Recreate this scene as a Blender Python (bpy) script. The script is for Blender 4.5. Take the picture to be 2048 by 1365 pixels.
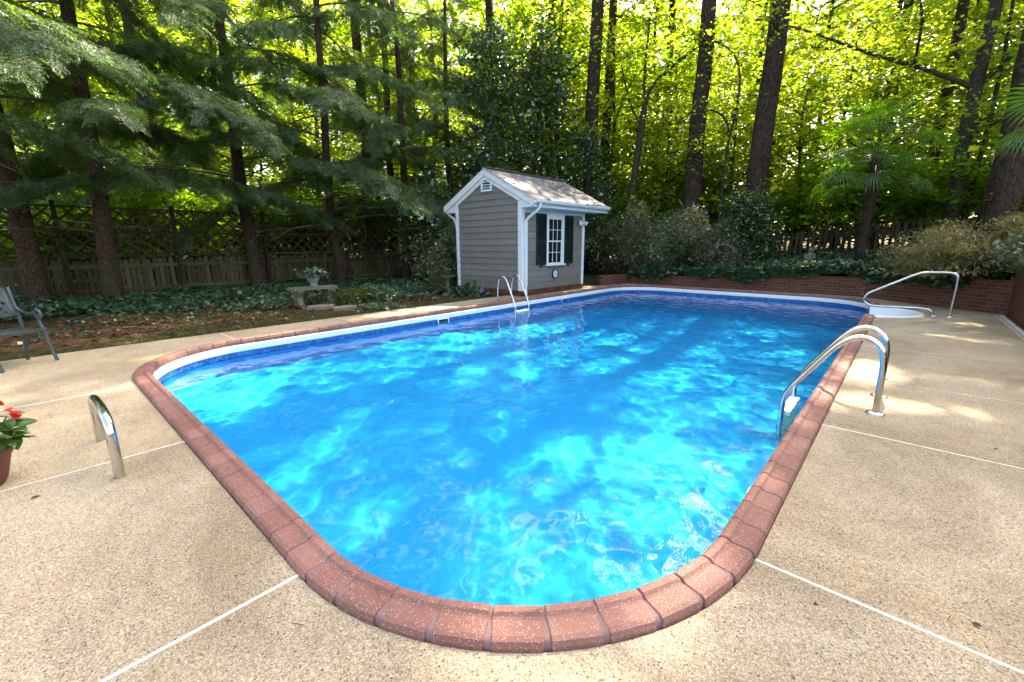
import bpy, bmesh, math, random
import numpy as np
from mathutils import Vector, Matrix, geometry

for o in list(bpy.data.objects):
    bpy.data.objects.remove(o)
SC = bpy.context.scene
COL = SC.collection
PI = math.pi
random.seed(7)
rng = np.random.default_rng(7)

# ------------------------------------------------------------------ camera
EYE = 1.4
cam_d = bpy.data.cameras.new('camera')
cam_d.sensor_fit = 'HORIZONTAL'
cam_d.sensor_width = 36.0
cam_d.lens = 866.36 / 2048 * 36.0
cam_d.clip_start = 0.05
cam_d.clip_end = 600
cam = bpy.data.objects.new('camera', cam_d)
COL.objects.link(cam)
cam.matrix_world = Matrix.Translation((0, 0, EYE)) @ (Matrix.Rotation(PI / 2 - 0.2182, 4, 'X') @ Matrix.Rotation(-0.0062, 4, 'Z'))
SC.camera = cam

# ------------------------------------------------------------------ sky, sun, exposure
SUN_AZ, SUN_EL = math.radians(36), math.radians(50)
SUN = np.array([math.sin(SUN_AZ) * math.cos(SUN_EL), math.cos(SUN_AZ) * math.cos(SUN_EL), math.sin(SUN_EL)])
world = bpy.data.worlds.new('World')
SC.world = world
world.use_nodes = True
wn = world.node_tree
sky = wn.nodes.new('ShaderNodeTexSky')
sky.sky_type = 'NISHITA'
sky.sun_disc = False
sky.sun_elevation = SUN_EL
sky.sun_rotation = SUN_AZ
sky.air_density = 1.0
sky.dust_density = 4.0
sky.ozone_density = 0.6
bg = wn.nodes['Background']
bg.inputs['Strength'].default_value = 0.15
wn.links.new(sky.outputs[0], bg.inputs[0])
sun_d = bpy.data.lights.new('sun', 'SUN')
sun_d.energy = 4.4
sun_d.cycles.is_caustics_light = True
sun_d.angle = math.radians(0.6)
sun_d.color = (1.0, 0.93, 0.80)
sun = bpy.data.objects.new('sun', sun_d)
COL.objects.link(sun)
sun.rotation_euler = Vector(SUN).to_track_quat('Z', 'Y').to_euler()
SC.view_settings.view_transform = 'Standard'
SC.view_settings.look = 'None'
SC.view_settings.gamma = 1.0
SC.view_settings.use_curve_mapping = False
SC.view_settings.exposure = 2.62
SC.view_settings.use_white_balance = True
SC.view_settings.white_balance_temperature = 7500
SC.view_settings.white_balance_tint = 10
SC.cycles.max_bounces = 6
SC.cycles.diffuse_bounces = 2
SC.cycles.transmission_bounces = 4
SC.cycles.glossy_bounces = 2
SC.cycles.transparent_max_bounces = 8
SC.cycles.caustics_reflective = False
SC.cycles.caustics_refractive = True
SC.cycles.sample_clamp_indirect = 6.0
SC.cycles.use_denoising = True
SC.cycles.use_adaptive_sampling = True
SC.cycles.adaptive_threshold = 0.03

# ------------------------------------------------------------------ pool frame
# a runs across the pool (towards the brick side wall), b along it (away from the camera)
PC = np.array([2.1065, 8.1094])
YAW = -0.7337
UA = np.array([math.cos(YAW), math.sin(YAW)])
VB = np.array([-math.sin(YAW), math.cos(YAW)])


def L(a, b, z=0.0):
    w = PC + a * UA + b * VB
    return (float(w[0]), float(w[1]), float(z))


def LN(ab):
    ab = np.asarray(ab, float)
    return PC + ab[..., :1] * UA + ab[..., 1:2] * VB


def to_ab(x, y):
    d = np.array([x, y]) - PC
    return float(d @ UA), float(d @ VB)


# ------------------------------------------------------------------ mesh helpers
def link(o, parent=None):
    COL.objects.link(o)
    if parent is not None:
        o.parent = parent
    return o


def np_mesh(name, v, f, mat=None, smooth=False):
    """mesh from numpy arrays; f has a fixed number of corners"""
    v = np.ascontiguousarray(v, dtype=np.float32)
    f = np.ascontiguousarray(f, dtype=np.int32)
    me = bpy.data.meshes.new(name)
    me.vertices.add(len(v))
    me.vertices.foreach_set('co', v.ravel())
    k = f.shape[1]
    me.loops.add(f.size)
    me.loops.foreach_set('vertex_index', f.ravel())
    me.polygons.add(len(f))
    me.polygons.foreach_set('loop_start', np.arange(0, f.size, k, dtype=np.int32))
    if smooth:
        me.polygons.foreach_set('use_smooth', np.ones(len(f), dtype=bool))
    me.update(calc_edges=True)
    if mat:
        me.materials.append(mat)
    return me


class MB:
    """collects simple shapes into one mesh"""

    def __init__(s):
        s.v = []
        s.f = []
        s.sm = []

    def add(s, v, f, smooth=False):
        n = len(s.v)
        s.v += [tuple(map(float, p)) for p in v]
        s.f += [tuple(i + n for i in q) for q in f]
        s.sm += [smooth] * len(f)
        return s

    def box(s, c, d, rz=0.0, M=None):
        x, y, z = d[0] / 2, d[1] / 2, d[2] / 2
        ca, sa = math.cos(rz), math.sin(rz)
        vs = []
        for k in (-1, 1):
            for i, j in ((-1, -1), (1, -1), (1, 1), (-1, 1)):
                p = Vector((i * x, j * y, k * z))
                if M is not None:
                    p = M @ p
                vs.append((c[0] + p.x * ca - p.y * sa, c[1] + p.x * sa + p.y * ca, c[2] + p.z))
        s.add(vs, [(3, 2, 1, 0), (4, 5, 6, 7), (0, 1, 5, 4), (1, 2, 6, 5), (2, 3, 7, 6), (3, 0, 4, 7)])
        return s

    def beam(s, p, q, w, t, up=(0, 0, 1)):
        """bar of width w and thickness t from p to q"""
        p, q = Vector(p), Vector(q)
        d = (q - p).normalized()
        n = Vector(up)
        sd = d.cross(n)
        if sd.length < 1e-4:
            sd = d.cross(Vector((1, 0, 0)))
        sd.normalize()
        n = sd.cross(d).normalized()
        vs = []
        for e in (p, q):
            for i, j in ((-1, -1), (1, -1), (1, 1), (-1, 1)):
                vs.append(e + sd * (i * w / 2) + n * (j * t / 2))
        s.add(vs, [(3, 2, 1, 0), (4, 5, 6, 7), (0, 1, 5, 4), (1, 2, 6, 5), (2, 3, 7, 6), (3, 0, 4, 7)])
        return s

    def tube(s, pts, r, n=10, caps=True, smooth=True):
        pts = [Vector(p) for p in pts]
        rs = r if isinstance(r, (list, tuple)) else [r] * len(pts)
        T = []
        for i in range(len(pts)):
            a = pts[max(0, i - 1)]
            b = pts[min(len(pts) - 1, i + 1)]
            T.append((b - a).normalized())
        ref = Vector((0, 0, 1)) if abs(T[0].z) < 0.9 else Vector((1, 0, 0))
        nrm = (ref - T[0] * ref.dot(T[0])).normalized()
        vs = []
        for i, p in enumerate(pts):
            nrm = (nrm - T[i] * nrm.dot(T[i])).normalized()
            bi = T[i].cross(nrm)
            for k in range(n):
                a = 2 * PI * k / n
                vs.append(p + (nrm * math.cos(a) + bi * math.sin(a)) * rs[i])
        fs = []
        for i in range(len(pts) - 1):
            for k in range(n):
                k2 = (k + 1) % n
                fs.append((i * n + k, i * n + k2, (i + 1) * n + k2, (i + 1) * n + k))
        s.add(vs, fs, smooth)
        if caps:
            m = len(s.v) - len(vs)
            s.f.append(tuple(m + k for k in reversed(range(n))))
            s.sm.append(False)
            s.f.append(tuple(m + (len(pts) - 1) * n + k for k in range(n)))
            s.sm.append(False)
        return s

    def lathe(s, prof, c=(0, 0, 0), n=24, smooth=True):
        vs = []
        for r, z in prof:
            for k in range(n):
                a = 2 * PI * k / n
                vs.append((c[0] + r * math.cos(a), c[1] + r * math.sin(a), c[2] + z))
        fs = []
        for i in range(len(prof) - 1):
            for k in range(n):
                k2 = (k + 1) % n
                fs.append((i * n + k, i * n + k2, (i + 1) * n + k2, (i + 1) * n + k))
        s.add(vs, fs, smooth)
        return s

    def prism(s, poly, z0, z1):
        """polygon (x, y) extruded from z0 to z1"""
        n = len(poly)
        tri = geometry.tessellate_polygon([[Vector((p[0], p[1], 0)) for p in poly]])
        vs = [(p[0], p[1], z0) for p in poly] + [(p[0], p[1], z1) for p in poly]
        fs = []
        for t in tri:
            a, b, c_ = [Vector(poly[i]) for i in t]
            ccw = (b - a).cross(c_ - a) > 0
            t = tuple(t) if ccw else tuple(reversed(t))
            fs.append(tuple(i + n for i in t))
            fs.append(tuple(reversed(t)))
        area = sum(poly[i][0] * poly[(i + 1) % n][1] - poly[(i + 1) % n][0] * poly[i][1] for i in range(n))
        for i in range(n):
            j = (i + 1) % n
            fs.append((i, j, j + n, i + n) if area > 0 else (j, i, i + n, j + n))
        s.add(vs, fs)
        return s

    def mesh(s, name, mat):
        me = bpy.data.meshes.new(name)
        me.from_pydata(s.v, [], s.f)
        me.polygons.foreach_set('use_smooth', s.sm)
        if mat:
            me.materials.append(mat)
        me.update()
        return me

    def build(s, name, mat, parent=None):
        o = bpy.data.objects.new(name, s.mesh(name, mat))
        return link(o, parent)


def obj(name, me, parent=None, loc=None, rot=None, scale=None):
    o = bpy.data.objects.new(name, me)
    link(o, parent)
    if loc is not None:
        o.location = loc
    if rot is not None:
        o.rotation_euler = rot
    if scale is not None:
        o.scale = scale if isinstance(scale, (tuple, list)) else (scale,) * 3
    return o


def tag(o, label=None, cat=None, group=None, kind=None):
    if label:
        o['label'] = label
    if cat:
        o['category'] = cat
    if group:
        o['group'] = group
    if kind:
        o['kind'] = kind
    return o


def empty(name, loc=(0, 0, 0), rz=0.0, label=None, cat=None, group=None, kind=None):
    o = bpy.data.objects.new(name, None)
    o.empty_display_size = 0.1
    link(o)
    o.location = loc
    o.rotation_euler = (0, 0, rz)
    return tag(o, label, cat, group, kind)


def smooth_path(pts, it=2):
    """Chaikin corner rounding that keeps the ends"""
    pts = [Vector(p) for p in pts]
    for _ in range(it):
        out = [pts[0]]
        for i in range(len(pts) - 1):
            a, b = pts[i], pts[i + 1]
            out += [a.lerp(b, 0.25), a.lerp(b, 0.75)]
        out.append(pts[-1])
        pts = out
    return pts


# ------------------------------------------------------------------ materials
class NT:
    def __init__(s, name):
        s.m = bpy.data.materials.new(name)
        s.m.use_nodes = True
        s.t = s.m.node_tree
        s.t.nodes.clear()
        s.out = s.n('OutputMaterial')

    def n(s, kind, **kw):
        nd = s.t.nodes.new('ShaderNode' + kind)
        for k, v in kw.items():
            setattr(nd, k, v)
        return nd

    def l(s, a, b):
        s.t.links.new(a, b)

    def coord(s, kind='Object', scale=None, rot=None):
        tc = s.n('TexCoord')
        if scale is None and rot is None:
            return tc.outputs[kind]
        mp = s.n('Mapping')
        if scale is not None:
            mp.inputs['Scale'].default_value = scale
        if rot is not None:
            mp.inputs['Rotation'].default_value = rot
        s.l(tc.outputs[kind], mp.inputs['Vector'])
        return mp.outputs[0]

    def world(s, scale=None, rot=None):
        g = s.n('NewGeometry')
        if scale is None and rot is None:
            return g.outputs['Position']
        mp = s.n('Mapping')
        if scale is not None:
            mp.inputs['Scale'].default_value = scale
        if rot is not None:
            mp.inputs['Rotation'].default_value = rot
        s.l(g.outputs['Position'], mp.inputs['Vector'])
        return mp.outputs[0]

    def noise(s, vec, scale, detail=3, rough=0.55, dist=0.0):
        nd = s.n('TexNoise')
        nd.inputs['Scale'].default_value = scale
        nd.inputs['Detail'].default_value = detail
        nd.inputs['Roughness'].default_value = rough
        nd.inputs['Distortion'].default_value = dist
        s.l(vec, nd.inputs['Vector'])
        return nd.outputs['Fac']

    def voro(s, vec, scale, feature='F1', rnd=1.0):
        nd = s.n('TexVoronoi')
        nd.feature = feature
        nd.inputs['Scale'].default_value = scale
        if 'Randomness' in nd.inputs:
            nd.inputs['Randomness'].default_value = rnd
        s.l(vec, nd.inputs['Vector'])
        return nd

    def ramp(s, fac, stops, interp='LINEAR'):
        nd = s.n('ValToRGB')
        cr = nd.color_ramp
        cr.interpolation = interp
        while len(cr.elements) < len(stops):
            cr.elements.new(0.5)
        for e, (p, c) in zip(cr.elements, stops):
            e.position = p
            e.color = (*c, 1) if len(c) == 3 else c
        s.l(fac, nd.inputs[0])
        return nd.outputs[0]

    def mix(s, fac, a, b, mode='MIX'):
        nd = s.n('Mix', data_type='RGBA', blend_type=mode)
        nd.clamp_factor = True
        for sock, v in ((nd.inputs[0], fac), (nd.inputs[6], a), (nd.inputs[7], b)):
            if isinstance(v, (int, float)):
                sock.default_value = v
            elif isinstance(v, (tuple, list)):
                sock.default_value = (*v, 1)
            else:
                s.l(v, sock)
        return nd.outputs[2]

    def math(s, op, a, b=0.0):
        nd = s.n('Math', operation=op)
        for sock, v in ((nd.inputs[0], a), (nd.inputs[1], b)):
            if isinstance(v, (int, float)):
                sock.default_value = v
            else:
                s.l(v, sock)
        return nd.outputs[0]

    def bump(s, h, strength=0.3, dist=0.01, normal=None):
        nd = s.n('Bump')
        nd.inputs['Strength'].default_value = strength
        nd.inputs['Distance'].default_value = dist
        s.l(h, nd.inputs['Height'])
        if normal is not None:
            s.l(normal, nd.inputs['Normal'])
        return nd.outputs[0]

    def pbr(s, color, rough=0.7, metal=0.0, spec=0.4, normal=None):
        p = s.n('BsdfPrincipled')
        for key, v in (('Base Color', color), ('Roughness', rough), ('Metallic', metal), ('Specular IOR Level', spec)):
            if isinstance(v, (int, float)):
                p.inputs[key].default_value = v
            elif isinstance(v, (tuple, list)):
                p.inputs[key].default_value = (*v, 1)
            else:
                s.l(v, p.inputs[key])
        if normal is not None:
            s.l(normal, p.inputs['Normal'])
        s.l(p.outputs[0], s.out.inputs[0])
        return s.m


def rnd_obj(t):
    return t.n('ObjectInfo').outputs['Random']


def leaf_mat(name, cols, tr=0.45, tint=(1.5, 1.35, 0.5), gloss=0.08, rough=0.4, patch=0.5):
    """two-sided leaf: diffuse and translucent, colour varies from leaf to leaf"""
    t = NT(name)
    r = t.n('NewGeometry').outputs['Random Per Island']
    n = len(cols)
    c = t.ramp(r, [(i / max(1, n - 1), k) for i, k in enumerate(cols)])
    big = t.noise(t.world(), 0.55, 2)
    c = t.mix(t.math('MULTIPLY', big, patch), c, tuple(x * 0.55 for x in cols[0]))
    d = t.n('BsdfDiffuse')
    t.l(c, d.inputs[0])
    tl = t.n('BsdfTranslucent')
    t.l(t.mix(1.0, c, tint, 'MULTIPLY'), tl.inputs[0])
    m = t.n('MixShader')
    m.inputs[0].default_value = tr
    t.l(d.outputs[0], m.inputs[1])
    t.l(tl.outputs[0], m.inputs[2])
    g = t.n('BsdfGlossy')
    g.inputs['Roughness'].default_value = rough
    m2 = t.n('MixShader')
    m2.inputs[0].default_value = gloss
    t.l(m.outputs[0], m2.inputs[1])
    t.l(g.outputs[0], m2.inputs[2])
    t.l(m2.outputs[0], t.out.inputs[0])
    return t.m


def plain(name, col, rough=0.6, metal=0.0, spec=0.4, var=0.12, nscale=6.0, bump=0.0, bscale=60.0, bdist=0.003):
    t = NT(name)
    v = t.coord('Object')
    k = t.noise(v, nscale, 4)
    k2 = t.math('ADD', t.math('MULTIPLY', k, 0.7), t.math('MULTIPLY', rnd_obj(t), 0.3))
    c = t.ramp(k2, [(0.2, tuple(x * (1 - var) for x in col)), (0.8, tuple(min(1, x * (1 + var)) for x in col))])
    nm = t.bump(t.noise(v, bscale, 3), bump, bdist) if bump else None
    return t.pbr(c, rough, metal, spec, nm)


def mat_deck():
    t = NT('exposed_aggregate')
    v = t.world()
    st = t.voro(v, 215)
    sep = t.n('SeparateColor')
    t.l(st.outputs['Color'], sep.inputs[0])
    pb = t.voro(v, 100)
    sp2 = t.n('SeparateColor')
    t.l(pb.outputs['Color'], sp2.inputs[0])
    patch = t.noise(v, 1.3, 3, 0.6)
    patch2 = t.noise(v, 7, 2)
    c = t.ramp(sep.outputs[0], [(0.0, (0.26, 0.192, 0.115)), (0.3, (0.40, 0.312, 0.198)), (0.6, (0.46, 0.375, 0.250)),
                                (0.85, (0.63, 0.55, 0.42)), (1.0, (0.25, 0.190, 0.135))])
    # darker pebbles, commoner in some places
    thr = t.math('ADD', t.math('MULTIPLY', patch, 0.75), t.math('MULTIPLY', patch2, 0.22))
    pick = t.math('MULTIPLY', t.math('LESS_THAN', sp2.outputs[1], t.math('SUBTRACT', thr, 0.25)), t.math('LESS_THAN', pb.outputs['Distance'], 0.42))
    peb = t.ramp(sp2.outputs[2], [(0.0, (0.05, 0.055, 0.065)), (0.35, (0.16, 0.155, 0.155)), (0.7, (0.30, 0.27, 0.24)), (1.0, (0.29, 0.20, 0.13))])
    c = t.mix(t.math('MULTIPLY', pick, 0.85), c, peb)
    stain = t.ramp(t.noise(v, 0.8, 4, 0.65), [(0.35, (0.82, 0.79, 0.74)), (0.6, (1, 1, 1)), (0.8, (1.0, 0.97, 0.90))])
    c = t.mix(1.0, c, stain, 'MULTIPLY')
    c = t.mix(1.0, c, t.ramp(rnd_obj(t), [(0, (0.90, 0.90, 0.91)), (1, (1.06, 1.04, 1.0))]), 'MULTIPLY')
    damp = t.ramp(t.noise(v, 0.45, 6, 0.72, 0.8), [(0.40, (0.70, 0.68, 0.66)), (0.52, (1, 1, 1))])
    c = t.mix(0.8, c, t.mix(1.0, c, damp, 'MULTIPLY'))
    rust = t.math('GREATER_THAN', t.noise(v, 2.2, 5, 0.7), 0.64)
    c = t.mix(t.math('MULTIPLY', rust, 0.12), c, (0.50, 0.24, 0.10))
    h = t.math('SUBTRACT', 1.0, st.outputs['Distance'])
    nm = t.bump(h, 0.35, 0.003)
    return t.pbr(c, 0.85, 0, 0.25, nm)


def mat_coping():
    t = NT('coping_brick')
    v = t.world()
    r = rnd_obj(t)
    base = t.ramp(r, [(0, (0.180, 0.078, 0.058)), (0.5, (0.245, 0.110, 0.084)), (1, (0.32, 0.160, 0.128))])
    base = t.mix(t.noise(v, 14, 4), base, (0.22, 0.09, 0.068))
    grime = t.ramp(t.noise(v, 4.5, 5, 0.7), [(0.50, (0, 0, 0)), (0.72, (1, 1, 1))])
    base = t.mix(t.math('MULTIPLY', grime, 0.45), base, (0.13, 0.085, 0.07))
    sp = t.voro(v, 210)
    sc = t.n('SeparateColor')
    t.l(sp.outputs['Color'], sc.inputs[0])
    dens = t.noise(v, 3.0, 3)
    on = t.math('MULTIPLY', t.math('LESS_THAN', sc.outputs[0], t.math('MULTIPLY', dens, 0.34)), t.math('LESS_THAN', sp.outputs['Distance'], 0.46))
    c = t.mix(t.math('MULTIPLY', on, 0.42), base, (0.66, 0.54, 0.46))
    nm = t.bump(t.noise(v, 220, 2), 0.25, 0.002)
    return t.pbr(c, 0.7, 0, 0.35, nm)


def mat_brick(name, c0, c1, c2):
    t = NT(name)
    v = t.world()
    c = t.ramp(rnd_obj(t), [(0, c0), (0.5, c1), (1, c2)])
    c = t.mix(t.math('MULTIPLY', t.noise(v, 25, 4), 0.7), c, tuple(x * 0.55 for x in c0))
    dirt = t.math('GREATER_THAN', t.noise(v, 3.0, 5, 0.7), 0.57)
    c = t.mix(t.math('MULTIPLY', dirt, 0.35), c, (0.045, 0.04, 0.03))
    return t.pbr(c, 0.85, 0, 0.25, t.bump(t.noise(v, 120, 3), 0.5, 0.004))


def mat_bark(name, c0, c1, vs=(7, 7, 1.6), strength=0.9, moss=0.0):
    t = NT(name)
    v = t.coord('Object', scale=vs)
    wob = t.n('TexNoise')
    wob.inputs['Scale'].default_value = 1.6
    wob.inputs['Detail'].default_value = 3
    t.l(v, wob.inputs['Vector'])
    vv = t.mix(0.22, v, wob.outputs['Color'], 'ADD')
    vo = t.voro(vv, 2.6, 'DISTANCE_TO_EDGE')
    n = t.noise(v, 3.5, 6, 0.7, 0.6)
    h = t.math('ADD', t.math('MULTIPLY', t.math('MINIMUM', vo.outputs['Distance'], 0.16), 2.2), t.math('MULTIPLY', n, 0.9))
    c = t.ramp(h, [(0.38, c0), (0.95, c1)])
    if moss:
        g = t.ramp(t.noise(t.world(), 1.7, 4), [(0.45, (0, 0, 0)), (0.65, (1, 1, 1))])
        c = t.mix(t.math('MULTIPLY', g, moss), c, (0.05, 0.075, 0.03))
    return t.pbr(c, 0.92, 0, 0.12, t.bump(h, strength, 0.03))


def mat_water():
    t = NT('pool_water')
    fr = t.n('Fresnel')
    fr.inputs['IOR'].default_value = 1.333
    re = t.n('BsdfRefraction')
    re.inputs['IOR'].default_value = 1.333
    re.inputs['Roughness'].default_value = 0.0
    re.inputs[0].default_value = (0.35, 0.97, 1.0, 1)
    gl = t.n('BsdfGlossy')
    gl.inputs['Roughness'].default_value = 0.0
    m = t.n('MixShader')
    t.l(fr.outputs[0], m.inputs[0])
    t.l(re.outputs[0], m.inputs[1])
    t.l(gl.outputs[0], m.inputs[2])
    t.l(m.outputs[0], t.out.inputs[0])
    return t.m


def mat_liner():
    t = NT('pool_liner')
    v = t.world()
    k = t.noise(v, 1.5, 3)
    c = t.ramp(k, [(0.3, (0.003, 0.425, 0.94)), (0.7, (0.006, 0.475, 0.97))])
    return t.pbr(c, 0.6, 0, 0.3)


def mat_band():
    t = NT('liner_border')
    v = t.world()
    vo = t.voro(v, 26)
    sc = t.n('SeparateColor')
    t.l(vo.outputs['Color'], sc.inputs[0])
    c = t.ramp(sc.outputs[0], [(0, (0.005, 0.06, 0.22)), (0.6, (0.008, 0.11, 0.36)), (1, (0.015, 0.20, 0.52))])
    return t.pbr(c, 0.4, 0, 0.4)


def mat_ground():
    t = NT('mulch_ground')
    v = t.world()
    n1 = t.noise(v, 0.7, 4, 0.6)
    n2 = t.noise(v, 22, 5, 0.7)
    dirt = t.ramp(n2, [(0.3, (0.022, 0.016, 0.011)), (0.55, (0.062, 0.042, 0.028)), (0.75, (0.115, 0.075, 0.048))])
    moss = t.ramp(n2, [(0.3, (0.025, 0.028, 0.008)), (0.7, (0.085, 0.085, 0.022))])
    k = t.ramp(n1, [(0.42, (0, 0, 0)), (0.56, (1, 1, 1))])
    c = t.mix(t.math('MULTIPLY', k, 0.55), dirt, moss)
    return t.pbr(c, 0.95, 0, 0.1, t.bump(n2, 0.8, 0.03))


def mat_wood(name, c0, c1, c2):
    """weathered timber with grain along z"""
    t = NT(name)
    v = t.world(scale=(30, 30, 2.2))
    g = t.noise(v, 1.0, 4, 0.6)
    r = rnd_obj(t)
    c = t.ramp(t.math('ADD', t.math('MULTIPLY', g, 0.55), t.math('MULTIPLY', r, 0.45)), [(0.15, c0), (0.5, c1), (0.85, c2)])
    m = t.ramp(t.noise(t.world(), 2.2, 4), [(0.48, (0, 0, 0)), (0.66, (1, 1, 1))])
    c = t.mix(t.math('MULTIPLY', m, 0.5), c, (0.045, 0.052, 0.018))
    return t.pbr(c, 0.9, 0, 0.15, t.bump(g, 0.5, 0.004))


def mat_steel():
    t = NT('stainless_steel')
    v = t.coord('Object')
    n = t.noise(v, 9, 4)
    c = t.ramp(n, [(0.3, (0.52, 0.50, 0.47)), (0.75, (0.70, 0.69, 0.67))])
    r = t.ramp(t.noise(v, 22, 3), [(0.3, (0.13, 0.13, 0.13)), (0.8, (0.30, 0.30, 0.30))])
    return t.pbr(c, r, 1.0, 0.5)


def mat_siding():
    t = NT('painted_siding')
    v = t.world(scale=(6, 6, 40))
    n = t.noise(v, 1, 3)
    c = t.ramp(t.math('ADD', t.math('MULTIPLY', n, 0.6), t.math('MULTIPLY', rnd_obj(t), 0.4)), [(0.2, (0.168, 0.152, 0.136)), (0.8, (0.218, 0.200, 0.182))])
    sp = t.n('SeparateXYZ')
    t.l(t.world(), sp.inputs[0])
    low = t.ramp(t.math('ADD', sp.outputs[2], t.math('MULTIPLY', t.noise(t.world(), 3.0, 4, 0.7), 0.5)), [(0.30, (0.72, 0.70, 0.62)), (0.75, (1, 1, 1))])
    c = t.mix(1.0, c, low, 'MULTIPLY')
    c = t.mix(1.0, c, t.ramp(t.noise(t.world(scale=(3, 3, 0.7)), 2.0, 5, 0.7), [(0.35, (0.86, 0.86, 0.85)), (0.6, (1, 1, 1))]), 'MULTIPLY')
    return t.pbr(c, 0.6, 0, 0.35, t.bump(n, 0.15, 0.003))


def mat_shingle():
    t = NT('asphalt_shingle')
    v = t.world()
    c = t.ramp(rnd_obj(t), [(0, (0.095, 0.095, 0.105)), (0.5, (0.18, 0.178, 0.19)), (1, (0.29, 0.285, 0.30))])
    c = t.mix(t.noise(v, 130, 2), c, (0.09, 0.085, 0.085))
    lit = t.math('GREATER_THAN', t.noise(v, 9, 4, 0.7), 0.66)
    c = t.mix(t.math('MULTIPLY', lit, 0.5), c, (0.20, 0.10, 0.05))
    return t.pbr(c, 0.85, 0, 0.3, t.bump(t.noise(v, 260, 2), 0.4, 0.003))


def mat_glass():
    t = NT('window_glass')
    return t.pbr((0.010, 0.014, 0.014), 0.04, 0, 0.9, t.bump(t.noise(t.world(), 2.5, 2), 0.05, 0.01))


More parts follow.
